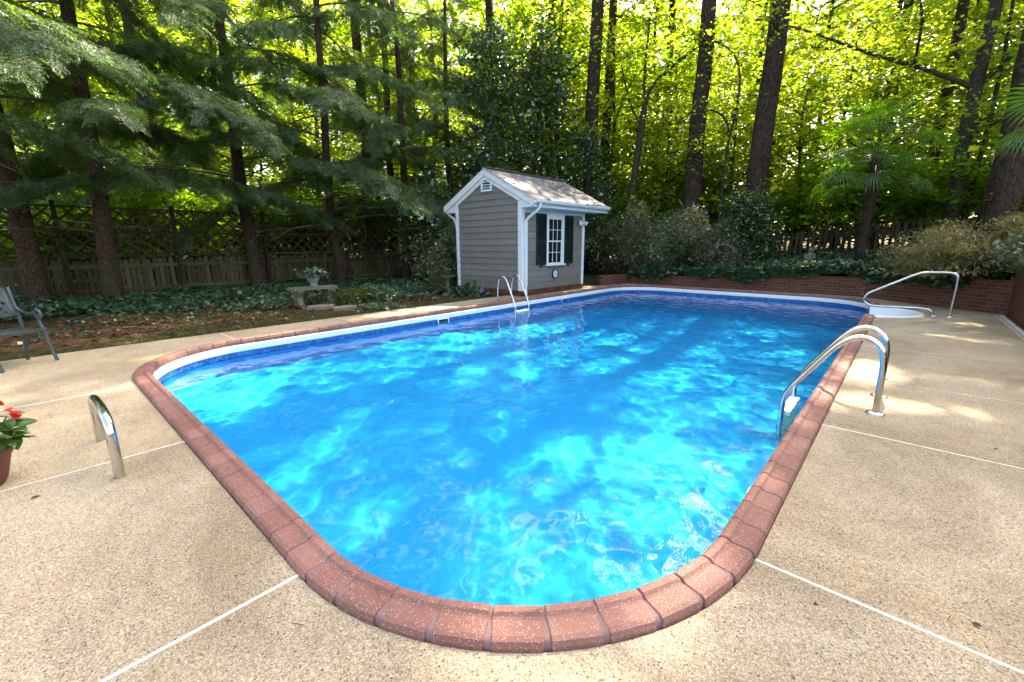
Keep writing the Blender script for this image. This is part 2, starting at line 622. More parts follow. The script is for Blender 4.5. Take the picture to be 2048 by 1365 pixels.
M = dict(
    deck=mat_deck(), coping=mat_coping(), water=mat_water(), liner=mat_liner(), band=mat_band(), ground=mat_ground(),
    mortar=plain('coping_mortar', (0.24, 0.145, 0.135), 0.9, bump=0.3, bscale=150),
    joint=plain('joint_filler', (0.66, 0.63, 0.57), 0.75, var=0.35, nscale=7),
    track=plain('white_vinyl_track', (0.78, 0.80, 0.80), 0.35, var=0.05),
    fibre=plain('white_fibreglass', (0.80, 0.83, 0.83), 0.3, var=0.04),
    brick=mat_brick('wall_brick', (0.115, 0.038, 0.024), (0.155, 0.052, 0.033), (0.20, 0.078, 0.050)),
    brick_mortar=plain('wall_mortar', (0.17, 0.125, 0.095), 0.95, bump=0.4, bscale=90),
    steel=mat_steel(), siding=mat_siding(), shingle=mat_shingle(), glass=mat_glass(),
    white=plain('white_paint', (0.70, 0.72, 0.73), 0.45, var=0.06, nscale=4),
    shutter=plain('dark_green_paint', (0.008, 0.022, 0.018), 0.35, var=0.2),
    black=plain('black_metal', (0.012, 0.012, 0.013), 0.45, var=0.2),
    picket=mat_wood('weathered_picket', (0.034, 0.026, 0.015), (0.080, 0.062, 0.036), (0.14, 0.118, 0.072)),
    darkwood=mat_wood('dark_picket', (0.024, 0.018, 0.012), (0.056, 0.043, 0.029), (0.10, 0.078, 0.054)),
    blackwood=mat_wood('dark_stained_picket', (0.010, 0.008, 0.006), (0.024, 0.018, 0.013), (0.045, 0.035, 0.026)),
    bark_pine=mat_bark('pine_bark', (0.012, 0.008, 0.006), (0.085, 0.056, 0.041)),
    bark_hemlock=mat_bark('hemlock_bark', (0.014, 0.009, 0.007), (0.120, 0.073, 0.054), vs=(10, 10, 2.6), moss=0.25),
    bark_smooth=mat_bark('smooth_bark', (0.020, 0.016, 0.012), (0.080, 0.066, 0.050), vs=(5, 5, 2.5), strength=0.35, moss=0.35),
    palm_bark=mat_bark('palm_fibre', (0.012, 0.009, 0.007), (0.085, 0.058, 0.040), vs=(9, 9, 9)),
    twig=plain('twig', (0.12, 0.095, 0.075), 0.9, var=0.3),
    stone=plain('mossy_cast_stone', (0.12, 0.115, 0.075), 0.9, var=0.35, nscale=9, bump=0.6, bscale=40, bdist=0.01),
    slate=plain('stepping_stone', (0.20, 0.17, 0.13), 0.9, var=0.3, nscale=9, bump=0.5, bscale=50),
    alu=plain('cast_aluminium', (0.06, 0.075, 0.088), 0.45, metal=0.35, var=0.25, nscale=14, bump=0.2, bscale=80),
    terracotta=plain('terracotta', (0.15, 0.042, 0.034), 0.55, var=0.2, nscale=7),
    soil=plain('potting_soil', (0.02, 0.014, 0.010), 0.95, bump=0.8, bscale=60, bdist=0.01),
    urn=plain('grey_urn', (0.20, 0.21, 0.21), 0.8, var=0.4, nscale=18, bump=0.5, bscale=50),
    bluegrey=plain('glazed_blue_grey', (0.06, 0.085, 0.11), 0.35, var=0.4, nscale=20),
    lamp_glass=plain('frosted_lantern_glass', (0.62, 0.64, 0.62), 0.25, var=0.05),
    clockface=plain('clock_face', (0.62, 0.66, 0.68), 0.4, var=0.03),
    house_wall=plain('pale_siding', (0.42, 0.46, 0.52), 0.7, var=0.1),
    house_roof=plain('grey_roof', (0.23, 0.25, 0.28), 0.85, var=0.2, nscale=12),
    hemlock=leaf_mat('hemlock_needles', [(0.055, 0.120, 0.044), (0.085, 0.165, 0.062), (0.120, 0.205, 0.078), (0.165, 0.25, 0.098)], 0.45, (1.7, 1.7, 0.5), 0.06, 0.5, 0.3),
    pine=leaf_mat('pine_needles', [(0.03, 0.055, 0.018), (0.05, 0.085, 0.025), (0.08, 0.11, 0.03)], 0.3),
    maple=leaf_mat('maple_leaves', [(0.045, 0.100, 0.024), (0.090, 0.160, 0.030), (0.130, 0.200, 0.034), (0.175, 0.225, 0.038), (0.23, 0.25, 0.045)], 0.74, (3.2, 2.9, 0.9), 0.03, 0.45, 0.15),
    beech=leaf_mat('beech_leaves', [(0.055, 0.110, 0.015), (0.085, 0.145, 0.016), (0.120, 0.175, 0.020)], 0.72, (2.8, 2.9, 0.6), 0.03, 0.45, 0.2),
    gold=leaf_mat('yellow_leaves', [(0.17, 0.18, 0.012), (0.24, 0.23, 0.014), (0.30, 0.26, 0.018)], 0.65, (2.2, 2.0, 0.3), 0.04, 0.5, 0.2),
    holly=leaf_mat('glossy_dark_leaves', [(0.045, 0.095, 0.036), (0.070, 0.135, 0.050), (0.105, 0.18, 0.066)], 0.32, (1.4, 1.4, 0.5), 0.16, 0.25),
    shrub=leaf_mat('shrub_leaves', [(0.085, 0.120, 0.050), (0.140, 0.180, 0.080), (0.21, 0.245, 0.125), (0.36, 0.37, 0.24)], 0.40, (1.4, 1.3, 0.6), 0.10, 0.35),
    bronze=leaf_mat('bronze_shrub_leaves', [(0.095, 0.105, 0.060), (0.140, 0.160, 0.080), (0.175, 0.215, 0.105), (0.36, 0.32, 0.235)], 0.40, (1.4, 1.2, 0.7), 0.09, 0.4),
    ivy=leaf_mat('ivy_leaves', [(0.032, 0.088, 0.040), (0.056, 0.130, 0.060), (0.090, 0.18, 0.088), (0.18, 0.28, 0.17)], 0.28, (1.4, 1.4, 0.6), 0.09, 0.38),
    lace=leaf_mat('laceleaf_maple_leaves', [(0.13, 0.15, 0.045), (0.20, 0.205, 0.065), (0.29, 0.255, 0.10), (0.36, 0.27, 0.14)], 0.50, (1.6, 1.3, 0.5), 0.07, 0.4),
    palm=leaf_mat('palm_fronds', [(0.040, 0.110, 0.022), (0.065, 0.150, 0.030), (0.105, 0.20, 0.04)], 0.50, (2.6, 2.5, 0.4), 0.035, 0.35, 0.2),
    deadpalm=leaf_mat('faded_palm_fronds', [(0.15, 0.11, 0.07), (0.20, 0.15, 0.10)], 0.25, (1.2, 1.1, 0.8), 0.08, 0.4),
    impat=leaf_mat('impatiens_leaves', [(0.05, 0.135, 0.028), (0.075, 0.18, 0.04), (0.10, 0.22, 0.055)], 0.35, (1.5, 1.4, 0.5), 0.10, 0.35),
    red=leaf_mat('red_petals', [(0.50, 0.012, 0.010), (0.62, 0.022, 0.014), (0.66, 0.05, 0.02)], 0.3, (1.3, 1.0, 1.0), 0.04, 0.5),
    whitepetal=leaf_mat('white_petals', [(0.62, 0.62, 0.55), (0.72, 0.70, 0.62)], 0.3, (1.1, 1.1, 1.0), 0.04, 0.5),
    straw=leaf_mat('pine_straw', [(0.10, 0.042, 0.020), (0.17, 0.078, 0.038), (0.24, 0.12, 0.06)], 0.1, (1, 1, 1), 0.03, 0.6),
    grass=leaf_mat('grass_blades', [(0.045, 0.068, 0.014), (0.075, 0.095, 0.02), (0.12, 0.125, 0.032)], 0.3, (1.5, 1.4, 0.5), 0.03, 0.5),
    litter=leaf_mat('fallen_leaves', [(0.05, 0.022, 0.010), (0.11, 0.055, 0.022), (0.16, 0.09, 0.04)], 0.1, (1, 1, 1), 0.03, 0.6),
)

# ================================================================== pool, deck, walls, ground
HX, HY, RC = 3.539, 6.852, 1.458      # outer edge of the coping
CW = 0.155                            # coping width
IX, IY, IR = HX - CW, HY - CW, RC - CW
WATER_Z = -0.20
STEP_B, STEP_HB, STEP_A = 4.25, 0.86, 0.88   # recessed corner step


def outline_at(s, hx, hy, r):
    """point and outward normal at arc length s, starting mid right side, going round counter-clockwise"""
    segs = [('l', (hx, 0), (hx, hy - r)), ('a', (hx - r, hy - r), 0), ('l', (hx - r, hy), (-hx + r, hy)), ('a', (-hx + r, hy - r), PI / 2),
            ('l', (-hx, hy - r), (-hx, -hy + r)), ('a', (-hx + r, -hy + r), PI), ('l', (-hx + r, -hy), (hx - r, -hy)), ('a', (hx - r, -hy + r), 1.5 * PI),
            ('l', (hx, -hy + r), (hx, 0))]
    for g in segs:
        if g[0] == 'l':
            d = Vector(g[2]) - Vector(g[1])
            ln = d.length
            if s <= ln or g is segs[-1]:
                p = Vector(g[1]) + d.normalized() * s
                n = Vector((d.y, -d.x)).normalized()
                return p, n
            s -= ln
        else:
            ln = r * PI / 2
            if s <= ln:
                a = g[2] + s / r
                n = Vector((math.cos(a), math.sin(a)))
                return Vector(g[1]) + n * r, n
            s -= ln


def per(hx, hy, r):
    return 4 * (hx + hy) - 8 * r + 2 * PI * r


def arc_pts(hx, hy, r, n=14):
    """closed outline, counter-clockwise, starting at the right side's far tangent"""
    pts = []
    for cx, cy, a0 in ((hx - r, hy - r, 0), (-hx + r, hy - r, PI / 2), (-hx + r, -hy + r, PI), (hx - r, -hy + r, 1.5 * PI)):
        for k in range(n + 1):
            a = a0 + PI / 2 * k / n
            pts.append((cx + r * math.cos(a), cy + r * math.sin(a)))
    return pts


POOL = empty('swimming_pool', L(0, 0, 0), YAW, 'large blue rounded rectangular pool with red brick coping', 'swimming pool')

# ---- coping bricks
mb = MB()
W = 0.1895
prof = [(0.012, -0.05), (-0.010, -0.028), (-0.014, 0.010), (-0.004, 0.044), (0.014, 0.057), (0.040, 0.058), (0.052, 0.047), (0.062, 0.043), (0.130, 0.042), (0.146, 0.034), (0.155, 0.015), (0.156, -0.02)]
vs, fs = [], []
bev = 0.004
for x, ins in ((-W / 2, bev), (-W / 2 + bev, 0), (W / 2 - bev, 0), (W / 2, bev)):
    for (y, z) in prof:
        cy, cz = 0.07, 0.0
        k = 1 - ins / 0.06
        vs.append((x, cy + (y - cy) * k, cz + (z - cz) * k))
m_ = len(prof)
for i in range(3):
    for k in range(m_ - 1):
        fs.append((i * m_ + k, i * m_ + k + 1, (i + 1) * m_ + k + 1, (i + 1) * m_ + k))
fs.append(tuple(range(m_)))
fs.append(tuple(reversed(range(3 * m_, 4 * m_))))
mb.add(vs, fs, False)
cop_me = mb.mesh('coping_brick', M['coping'])
bm = bmesh.new()
bm.from_mesh(cop_me)
bmesh.ops.recalc_face_normals(bm, faces=bm.faces)
bm.to_mesh(cop_me)
bm.free()
TOT = per(IX, IY, IR)
NB = int(round(TOT / 0.194))
for i in range(NB):
    s = (i + 0.5) * TOT / NB
    p, n = outline_at(s, IX, IY, IR)
    if p.x > IX - 0.05 and abs(p.y - STEP_B) < STEP_HB + 0.03:
        continue
    o = obj('brick', cop_me, POOL)
    jx = random.uniform(-0.002, 0.002)
    o.location = (p.x + n.x * jx, p.y + n.y * jx, random.uniform(-0.0015, 0.0015))
    o.rotation_euler = (0, 0, math.atan2(n.y, n.x) - PI / 2 + random.uniform(-0.006, 0.006))

# ---- mortar bed that shows between the bricks
mo = [(0.006, -0.05), (0.0, 0.0), (0.012, 0.048), (0.040, 0.049), (0.055, 0.038), (0.130, 0.036), (0.146, 0.025), (0.150, -0.02)]


def sweep_ring(prof, name, mat, parent, n=220, skip=None):
    vs, fs = [], []
    for i in range(n):
        p, nn = outline_at(i * TOT / n, IX, IY, IR)
        for (y, z) in prof:
            vs.append((p.x + nn.x * y, p.y + nn.y * y, z))
    k = len(prof)
    for i in range(n):
        p, _ = outline_at((i + 0.5) * TOT / n, IX, IY, IR)
        if skip and skip(p):
            continue
        j = (i + 1) % n
        for q in range(k - 1):
            fs.append((i * k + q, i * k + q + 1, j * k + q + 1, j * k + q))
    return MB().add(vs, fs, True).build(name, mat, parent)


in_step = lambda p: p.x > IX - 0.05 and abs(p.y - STEP_B) < STEP_HB
sweep_ring(mo, 'mortar_bed', M['mortar'], POOL, 300, in_step)

# ---- white liner track, in lengths butted together, with small cover clips at the joints
npc = 16
clip_me = None
for i in range(npc):
    s0, s1 = i * TOT / npc + 0.003, (i + 1) * TOT / npc - 0.003
    vs, fs = [], []
    n = 14
    for k in range(n + 1):
        p, nn = outline_at(s0 + (s1 - s0) * k / n, IX, IY, IR)
        for (y, z) in ((0.012, -0.030), (-0.022, -0.030), (-0.030, -0.045), (-0.030, -0.118), (-0.022, -0.130), (0.012, -0.130)):
            vs.append((p.x + nn.x * y, p.y + nn.y * y, z))
    for k in range(n):
        p, nn = outline_at(s0 + (s1 - s0) * (k + 0.5) / n, IX, IY, IR)
        if in_step(p):
            continue
        for q in range(5):
            fs.append((k * 6 + q, k * 6 + q + 1, k * 6 + 7 + q, k * 6 + 6 + q))
    if fs:
        MB().add(vs, fs, False).build('liner_track', M['track'], POOL)
    p, nn = outline_at(i * TOT / npc, IX, IY, IR)
    if not in_step(p):
        if clip_me is None:
            clip_me = MB().box((0, 0, 0), (0.075, 0.010, 0.092)).mesh('track_clip', M['track'])
        obj('track_clip', clip_me, POOL, (p.x - nn.x * 0.031, p.y - nn.y * 0.031, -0.081), (0, 0, math.atan2(nn.y, nn.x) - PI / 2))

# ---- liner: border band, walls and floor
bandp = [(-0.010, -0.126), (-0.010, -0.30)]
sweep_ring(bandp, 'border_band', M['band'], POOL, 160, in_step)


def floor_z(b):
    t = min(1, max(0, (b + 3.0) / 5.5))
    return -1.15 - 1.15 * t * t * (3 - 2 * t)


n = 160
vs, fs = [], []
rings = [(-0.010, 0.0), (-0.010, 0.5), (-0.010, 0.88), (-0.12, 0.97), (-0.45, 1.0), (-1.25, 1.0)]
for i in range(n):
    s = i * TOT / n
    p, nn = outline_at(s, IX, IY, IR)
    for off, k in rings:
        q = p + nn * off
        vs.append((q.x, q.y, -0.30 + (floor_z(q.y) + 0.30) * k))
for i in range(n):
    j = (i + 1) % n
    p, _ = outline_at((i + 0.5) * TOT / n, IX, IY, IR)
    for q in range(len(rings) - 1):
        if q == 0 and in_step(p):
            continue
        fs.append((i * 6 + q, j * 6 + q, j * 6 + q + 1, i * 6 + q + 1))
lm = MB().add(vs, fs, True)
# floor inside the last ring
fx, fy = IX - 1.0, IY - 0.9
g = []
ny = 30
for k in range(ny + 1):
    y = -fy - 0.2 + (2 * fy + 0.4) * k / ny
    g += [(-fx - 0.3, y, floor_z(y) - 0.006), (fx + 0.3, y, floor_z(y) - 0.006)]
lm.add(g, [(2 * k, 2 * k + 1, 2 * k + 3, 2 * k + 2) for k in range(ny)], True)
lm.build('liner', M['liner'], POOL)

# ---- recessed white step at the far side
ne = 26
el = [(IX + STEP_A * math.sin(PI * k / ne), STEP_B - STEP_HB * math.cos(PI * k / ne)) for k in range(ne + 1)]


def shrink(k):
    return [(IX + (x - IX) * k, STEP_B + (y - STEP_B) * k) for x, y in el]


o1, o2, o3 = el, shrink(0.90), shrink(0.55)
vs = []
lev = [(shrink(1.0), 0.000), (shrink(0.985), 0.024), (shrink(0.93), 0.026), (shrink(0.90), 0.006), (shrink(0.885), -0.38), (shrink(0.60), -0.40), (shrink(0.58), -0.66), (shrink(0.28), -0.68), (shrink(0.26), -0.95)]
for pl, z in lev:
    vs += [(x, y, z) for x, y in pl]
fs = []
for r_ in range(len(lev) - 1):
    for k in range(ne):
        i0 = r_ * (ne + 1) + k
        fs.append((i0, i0 + 1, i0 + ne + 2, i0 + ne + 1))
fs.append(tuple(range((len(lev) - 1) * (ne + 1), len(lev) * (ne + 1))))
MB().add(vs, fs, True).build('step_shell', M['fibre'], POOL)

# ---- skimmer mouth and return fitting on the left wall, small white bracket further on
sk = MB()
for (dy, dz, w, h) in ((0, 0.075, 0.30, 0.022), (0, -0.075, 0.30, 0.022), (-0.14, 0, 0.022, 0.17), (0.14, 0, 0.022, 0.17)):
    sk.box((-IX + 0.034, -1.62 + dy, -0.205 + dz), (0.02, w, h))
so = sk.build('skimmer_frame', M['track'], POOL)
MB().box((-IX + 0.020, -1.62, -0.205), (0.012, 0.26, 0.13)).build('skimmer_mouth', M['black'], so)
br = MB()
br.tube([(-IX + 0.02, 2.72, -0.20), (-IX + 0.06, 2.72, -0.11), (-IX + 0.06, 3.02, -0.11), (-IX + 0.02, 3.02, -0.20)], 0.014, 8)
br.box((-IX + 0.04, 2.87, -0.085), (0.04, 0.06, 0.04))
br.build('cover_anchor', M['track'], POOL)

# ---- water
wpoly = []
for x, y in arc_pts(IX - 0.008, IY - 0.008, IR, 16):
    wpoly.append((x, y))
st = [(IX - 0.008 + (x - IX) * 0.895, STEP_B + (y - STEP_B) * 0.895) for x, y in el]
# arc_pts starts at the far tangent of the right side and ends at its near tangent: close it through the step
wpoly = wpoly + st

def water_mesh():
    from mathutils import Vector as V_
    st_ = 0.034
    xs = np.arange(-IX, IX + STEP_A + st_, st_); ys = np.arange(-IY, IY + st_, st_)
    X, Y = np.meshgrid(xs, ys, indexing='ij')
    g = np.random.default_rng(1)
    H = np.zeros_like(X)
    for k in range(70):
        lam = 0.095 * (0.5 / 0.095) ** g.random()
        th = g.uniform(0, 2 * PI) if k % 3 else g.normal(0.6, 0.5)
        kk = 2 * PI / lam
        H += 0.0014 * lam ** 1.0 * np.sin(kk * (X * math.cos(th) + Y * math.sin(th)) + g.uniform(0, 6.28))
    qx = np.abs(X) - (IX - 0.004 - IR); qy = np.abs(Y) - (IY - 0.004 - IR)
    sd = np.hypot(np.maximum(qx, 0), np.maximum(qy, 0)) + np.minimum(np.maximum(qx, qy), 0) - IR
    e = ((X - IX) / (STEP_A * 0.9)) ** 2 + ((Y - STEP_B) / (STEP_HB * 0.9)) ** 2 - 1
    ok = (sd < 0.03) | ((e < 0.03) & (X > IX - 0.1))
    idx = -np.ones(X.shape, int)
    n = len(ys)
    cell = ok[:-1, :-1] & ok[1:, :-1] & ok[1:, 1:] & ok[:-1, 1:]
    ii, jj = np.nonzero(cell)
    f = np.stack([ii * n + jj, (ii + 1) * n + jj, (ii + 1) * n + jj + 1, ii * n + jj + 1], 1)
    W2 = PC[None, None] + X[..., None] * UA + Y[..., None] * VB
    v = np.concatenate([W2, (WATER_Z + H)[..., None]], -1).reshape(-1, 3)
    used = np.unique(f); rem = -np.ones(len(v), int); rem[used] = np.arange(len(used))
    return v[used], rem[f]


WO = obj('water', np_mesh('water', *water_mesh(), M['water'], True))
WO.cycles.is_caustics_caster = True
for o in POOL.children:
    o.cycles.is_caustics_receiver = True
tag(WO, 'clear blue rippling pool water', None, None, 'structure')

# ---- deck: slabs cast between white joint strips
DECK = empty('deck', L(0, 0, 0), YAW, 'tan exposed aggregate pool deck with white joints', None, None, 'structure')
JW = 0.009
DA0, DA1, DB0 = -4.5, 5.42, -12.5
bj = [-5.43, -3.42, -1.70, 0.23, 2.20]
aj = [-1.92, 0.08, 2.08]


def slab(poly):
    MB().prism(poly, -0.09, 0.0).build('slab', M['deck'], DECK)


def joint(p, q):
    mbj = MB()
    mbj.beam((p[0], p[1], -0.046), (q[0], q[1], -0.046), 2 * JW + 0.004, 0.09)
    mbj.build('joint', M['joint'], DECK)


OX, OY = HX + 0.004, HY + 0.004
for i in range(len(bj) - 1):
    y0, y1 = bj[i] + JW, bj[i + 1] - JW
    slab([(OX, y0), (DA1, y0), (DA1, y1), (OX, y1)])
    slab([(DA0, y0), (-OX, y0), (-OX, y1), (DA0, y1)])
for b_ in bj:
    joint((OX - 0.02, b_), (DA1, b_))
    joint((DA0, b_), (-OX + 0.02, b_))
for i in range(len(aj) - 1):
    x0, x1 = aj[i] + JW, aj[i + 1] - JW
    slab([(x0, DB0), (x1, DB0), (x1, -OY), (x0, -OY)])
for a_ in aj:
    joint((a_, DB0), (a_, -OY + 0.02))
rr = RC
# near right corner slab
arc = [(HX - rr + (rr + 0.004) * math.cos(t), -HY + rr + (rr + 0.004) * math.sin(t)) for t in np.linspace(1.5 * PI, 2 * PI, 22)]
slab([(aj[-1] + JW, DB0), (DA1, DB0), (DA1, bj[0] - JW), (OX, bj[0] - JW)] + list(reversed(arc[1:-1])) + [(aj[-1] + JW, -OY)])
# near left corner slab
arc = [(-HX + rr + (rr + 0.004) * math.cos(t), -HY + rr + (rr + 0.004) * math.sin(t)) for t in np.linspace(PI, 1.5 * PI, 22)]
slab([(DA0, DB0), (aj[0] - JW, DB0), (aj[0] - JW, -OY)] + list(reversed(arc[1:-1])) + [(-OX, bj[0] - JW), (DA0, bj[0] - JW)])
# far left slab, round the corner
arc = [(-HX + rr + (rr + 0.004) * math.cos(t), HY - rr + (rr + 0.004) * math.sin(t)) for t in np.linspace(PI / 2, PI, 22)]
slab([(DA0, bj[-1] + JW), (-OX, bj[-1] + JW)] + list(reversed(arc[:-1])) + [(0.0, OY), (0.0, 7.30), (-3.75, 7.30), (-4.05, 5.8), (DA0, 5.6)])
# far right slab with the step cut out
arc = [(HX - rr + (rr + 0.004) * math.cos(t), HY - rr + (rr + 0.004) * math.sin(t)) for t in np.linspace(0, PI / 2, 22)]
cut = [(IX + (x - IX) * 1.004, y) for x, y in el if x > HX + 0.01]
slab([(OX, bj[-1] + JW), (DA1, bj[-1] + JW), (DA1, 5.30), (3.05, 7.30), (0.0 + 2 * JW, 7.30), (0.0 + 2 * JW, OY)] + list(reversed(arc[1:])) + [(OX, cut[-1][1])] + list(reversed(cut)) + [(OX, cut[0][1])])
joint((JW, OY - 0.02), (JW, 7.30))
# rust-stained expansion strip and drain channel by the side wall
dr = MB()
dr.beam((5.36, -3.0, 0.004), (5.36, 5.05, 0.004), 0.05, 0.010)
dr.beam((5.29, -3.0, 0.004), (5.29, 5.10, 0.004), 0.02, 0.012)
dr.build('drain_strip', M['joint'], DECK)

# ---- ground sheet with a hole for the pool
outer = [(-300, -200), (300, -200), (300, 400), (-300, 400)]
hole = arc_pts(HX - 0.05, HY - 0.05, RC, 8)
hole = hole + [(IX + (x - IX) * 1.0 , y) for x, y in el][::1]
lo = [Vector((*outer[i], 0)) for i in range(4)]
lh = [Vector((*p, 0)) for p in hole]
tri = geometry.tessellate_polygon([lo, lh])
allp = outer + hole
gv = [L(p[0], p[1], -0.045) for p in allp]
gf = []
for t_ in tri:
    A, B_, C_ = [Vector(gv[i]) for i in t_]
    gf.append(tuple(t_) if (B_ - A).cross(C_ - A).z > 0 else tuple(reversed(t_)))
tag(MB().add(gv, gf).build('ground', M['ground']), 'brown mulch and moss ground around the pool', None, None, 'structure')

# ---- raised planting bed behind the brick wall


def sstep(x, a, b):
    t = min(1, max(0, (x - a) / (b - a)))
    return t * t * (3 - 2 * t)


def bed_z(a, b):
    z = 0.30 + 0.32 * sstep(a, -3.5, 4.5) + 0.28 * sstep(b, 7.3, 10.5) + 0.012 * max(0, min(b, 60) - 10)
    if a > 5.4 and b < 8:
        z = max(z, 0.90 - 0.2 * sstep(b, 5.2, 8))
    z *= sstep(a, -10.5, -3.8) if b > 6.5 else 1
    if a < -3.6:
        z *= sstep((b - 6.05) + (a + 3.95) * 0.19, 0.0, 1.3)
    return z - 0.045


def ground_z(x, y):
    a, b = to_ab(x, y)
    inside = (b > 7.3 and a > -11) or (a > 5.5 and b > -12) or (a > 3.0 and (a - 3.05) * 2.0 + (b - 7.30) * 2.4 > 0)
    return max(-0.045, bed_z(a, b)) if inside else -0.045


bound = [(-3.95, 6.05), (-3.62, 7.38), (3.10, 7.42), (5.55, 5.38), (5.55, -12.0), (120, -12), (120, 200), (-11, 200), (-11, 7.4)]
pts = [Vector(p) for p in bound]
ne_ = len(pts)
for k in range(700):
    r_ = 2 + 60 * random.random() ** 2
    th = random.uniform(-0.6, 1.9)
    p = (2 + r_ * math.cos(th) * 1.2, 7.5 + r_ * math.sin(th))
    pts.append(Vector(p))
res = geometry.delaunay_2d_cdt(pts, [(i, (i + 1) % ne_) for i in range(ne_)], [], 1, 1e-4)
bv = [L(p.x, p.y, bed_z(p.x, p.y)) for p in res[0]]
bf = [tuple(f) for f in res[2]]
tag(MB().add(bv, bf, True).build('planting_bed', M['ground']), 'raised wooded planting bed behind the brick wall', None, None, 'structure')

# ---- brick retaining walls, brick by brick
BW = empty('retaining_wall', L(0, 0, 0), YAW, 'low curved red brick retaining wall behind the far end of the pool', 'brick wall')
SW = empty('side_wall', L(0, 0, 0), YAW, 'taller red brick wall along the paving at the photo\'s right edge', 'brick wall')
CH = 0.0765       # course height
BL, BD, BH = 0.203, 0.10, 0.0665
br_me = MB().box((0, 0, 0), (BL, BD, BH)).mesh('wall_brick', M['brick'])
bm = bmesh.new()
bm.from_mesh(br_me)
bmesh.ops.bevel(bm, geom=list(bm.edges), offset=0.004, segments=1, affect='EDGES')
bm.to_mesh(br_me)
bm.free()
bricks = []


def brick_run(pts, hfun, tag_):
    """positions of bricks along a polyline; hfun gives the number of courses at a distance"""
    seg = []
    tot = 0
    for i in range(len(pts) - 1):
        p, q = Vector(pts[i]), Vector(pts[i + 1])
        seg.append((p, q, tot, (q - p).length))
        tot += (q - p).length
    out = []
    nmax = max(hfun(0), hfun(tot), hfun(tot / 2))
    for c_ in range(nmax):
        s = (0.0 if c_ % 2 else -0.106)
        while s < tot + 0.05:
            m_ = min(max(s + BL / 2, 0.0), tot)
            if c_ < hfun(m_):
                for p, q, t0, ln in seg:
                    if t0 - 1e-6 <= m_ <= t0 + ln + 1e-6:
                        d = (q - p).normalized()
                        pos = p + d * (m_ - t0)
                        out.append((pos.x, pos.y, c_ * CH + CH / 2 - 0.02, math.atan2(d.y, d.x), tag_))
                        break
            s += BL + 0.011
    return out, tot


curve = [(-4.0, 5.95), (-3.68, 7.32)]
main = [(-3.68, 7.34)] + [(x, 7.34 + 0.10 * math.sin((x + 3.6) / 6.6 * PI)) for x in np.linspace(-2.8, 2.4, 9)] + [(3.08, 7.33), (3.7, 6.86), (4.4, 6.27), (5.05, 5.72), (5.50, 5.33)]
sidep = [(5.50, 5.36), (5.50, 0.0), (5.50, -3.2)]
r1, _ = brick_run(curve, lambda s: 5, 0)
r2, T2 = brick_run(main, lambda s: int(5 + 5 * (s / 9.9) ** 1.2), 0)
r3, _ = brick_run(sidep, lambda s: 13, 1)
bricks = [b for b in r1 + r2]
side = [b for b in r3]


def lay(bricks, parent, nbig):
    scored = sorted(bricks, key=lambda b: (lambda w: w[0] ** 2 + w[1] ** 2 + (1e4 if w[1] < 0.62 * w[0] * 1.15 - 0.4 else 0))(L(b[0], b[1])))
    near, far = scored[:nbig], scored[nbig:]
    for (x, y, z, r_, _) in near:
        o = obj('brick', br_me, parent, (x + random.uniform(-.002, .002), y + random.uniform(-.002, .002), z), (0, 0, r_ + random.uniform(-0.008, 0.008)))
    if far:
        fm = MB()
        for (x, y, z, r_, _) in far:
            fm.box((x, y, z), (BL, BD, BH), r_)
        fo = fm.build('brickwork', M['brick'], parent)
        fo['kind'] = 'stuff'


lay(bricks, BW, 300)
lay(side, SW, 300)


def mortar_core(pts, hfun, parent, t=0.088):
    mm = MB()
    tot = 0
    for i in range(len(pts) - 1):
        p, q = Vector(pts[i]), Vector(pts[i + 1])
        ln = (q - p).length
        k = max(1, int(ln / 0.4))
        for j in range(k):
            a_, b_ = p.lerp(q, j / k), p.lerp(q, (j + 1) / k)
            h = min(hfun(tot + ln * j / k), hfun(tot + ln * (j + 1) / k)) * CH - 0.014
            mm.beam((a_.x, a_.y, h / 2 - 0.03), (b_.x, b_.y, h / 2 - 0.03), t, h)
        tot += ln
    mm.build('mortar', M['brick_mortar'], parent)


mortar_core(curve, lambda s: 5, BW)
mortar_core(main, lambda s: int(5 + 5 * (s / 9.9) ** 1.2), BW)
mortar_core(sidep, lambda s: 13, SW)

# ================================================================== garden shed
SHED = empty('garden_shed', L(-4.0, 1.7, 0), YAW, 'small grey clapboard shed with white trim beside the pool', 'shed')
# local frame: x = towards the pool (0 at the pool-side wall), y = along the pool, z up
SL, SD = 3.02, 2.60           # length along y, depth along -x
EZ, RZ = 2.46, 3.50           # eave underside line and ridge
ridge_x = -SD / 2
fin = MB().box((-SD / 2, SL / 2, 1.3), (SD - 0.03, SL - 0.03, 2.5))
fin.build('core_wall', M['siding'], SHED)
# brick footing, brick by brick on the two visible sides
ft_me = MB().box((0, 0, 0), (BL, 0.09, BH)).mesh('footing_brick', M['brick'])
for c_ in range(2):
    k = 0
    s = -0.1 * (c_ % 2)
    while s < SL - 0.05:
        obj('brick', ft_me, SHED, (0.005, min(max(s + BL / 2, 0.09), SL - 0.09), c_ * CH + 0.036), (0, 0, PI / 2))
        s += BL + 0.011
    s = -0.1 * (c_ % 2)
    while s < SD - 0.05:
        obj('brick', ft_me, SHED, (-min(max(s + BL / 2, 0.09), SD - 0.09), -0.005, c_ * CH + 0.036), (0, 0, 0))
        s += BL + 0.011
MB().box((-SD / 2, SL / 2, 0.07), (SD - 0.02, SL - 0.02, 0.13)).build('footing_mortar', M['brick_mortar'], SHED)
# clapboards
EXP = 0.178


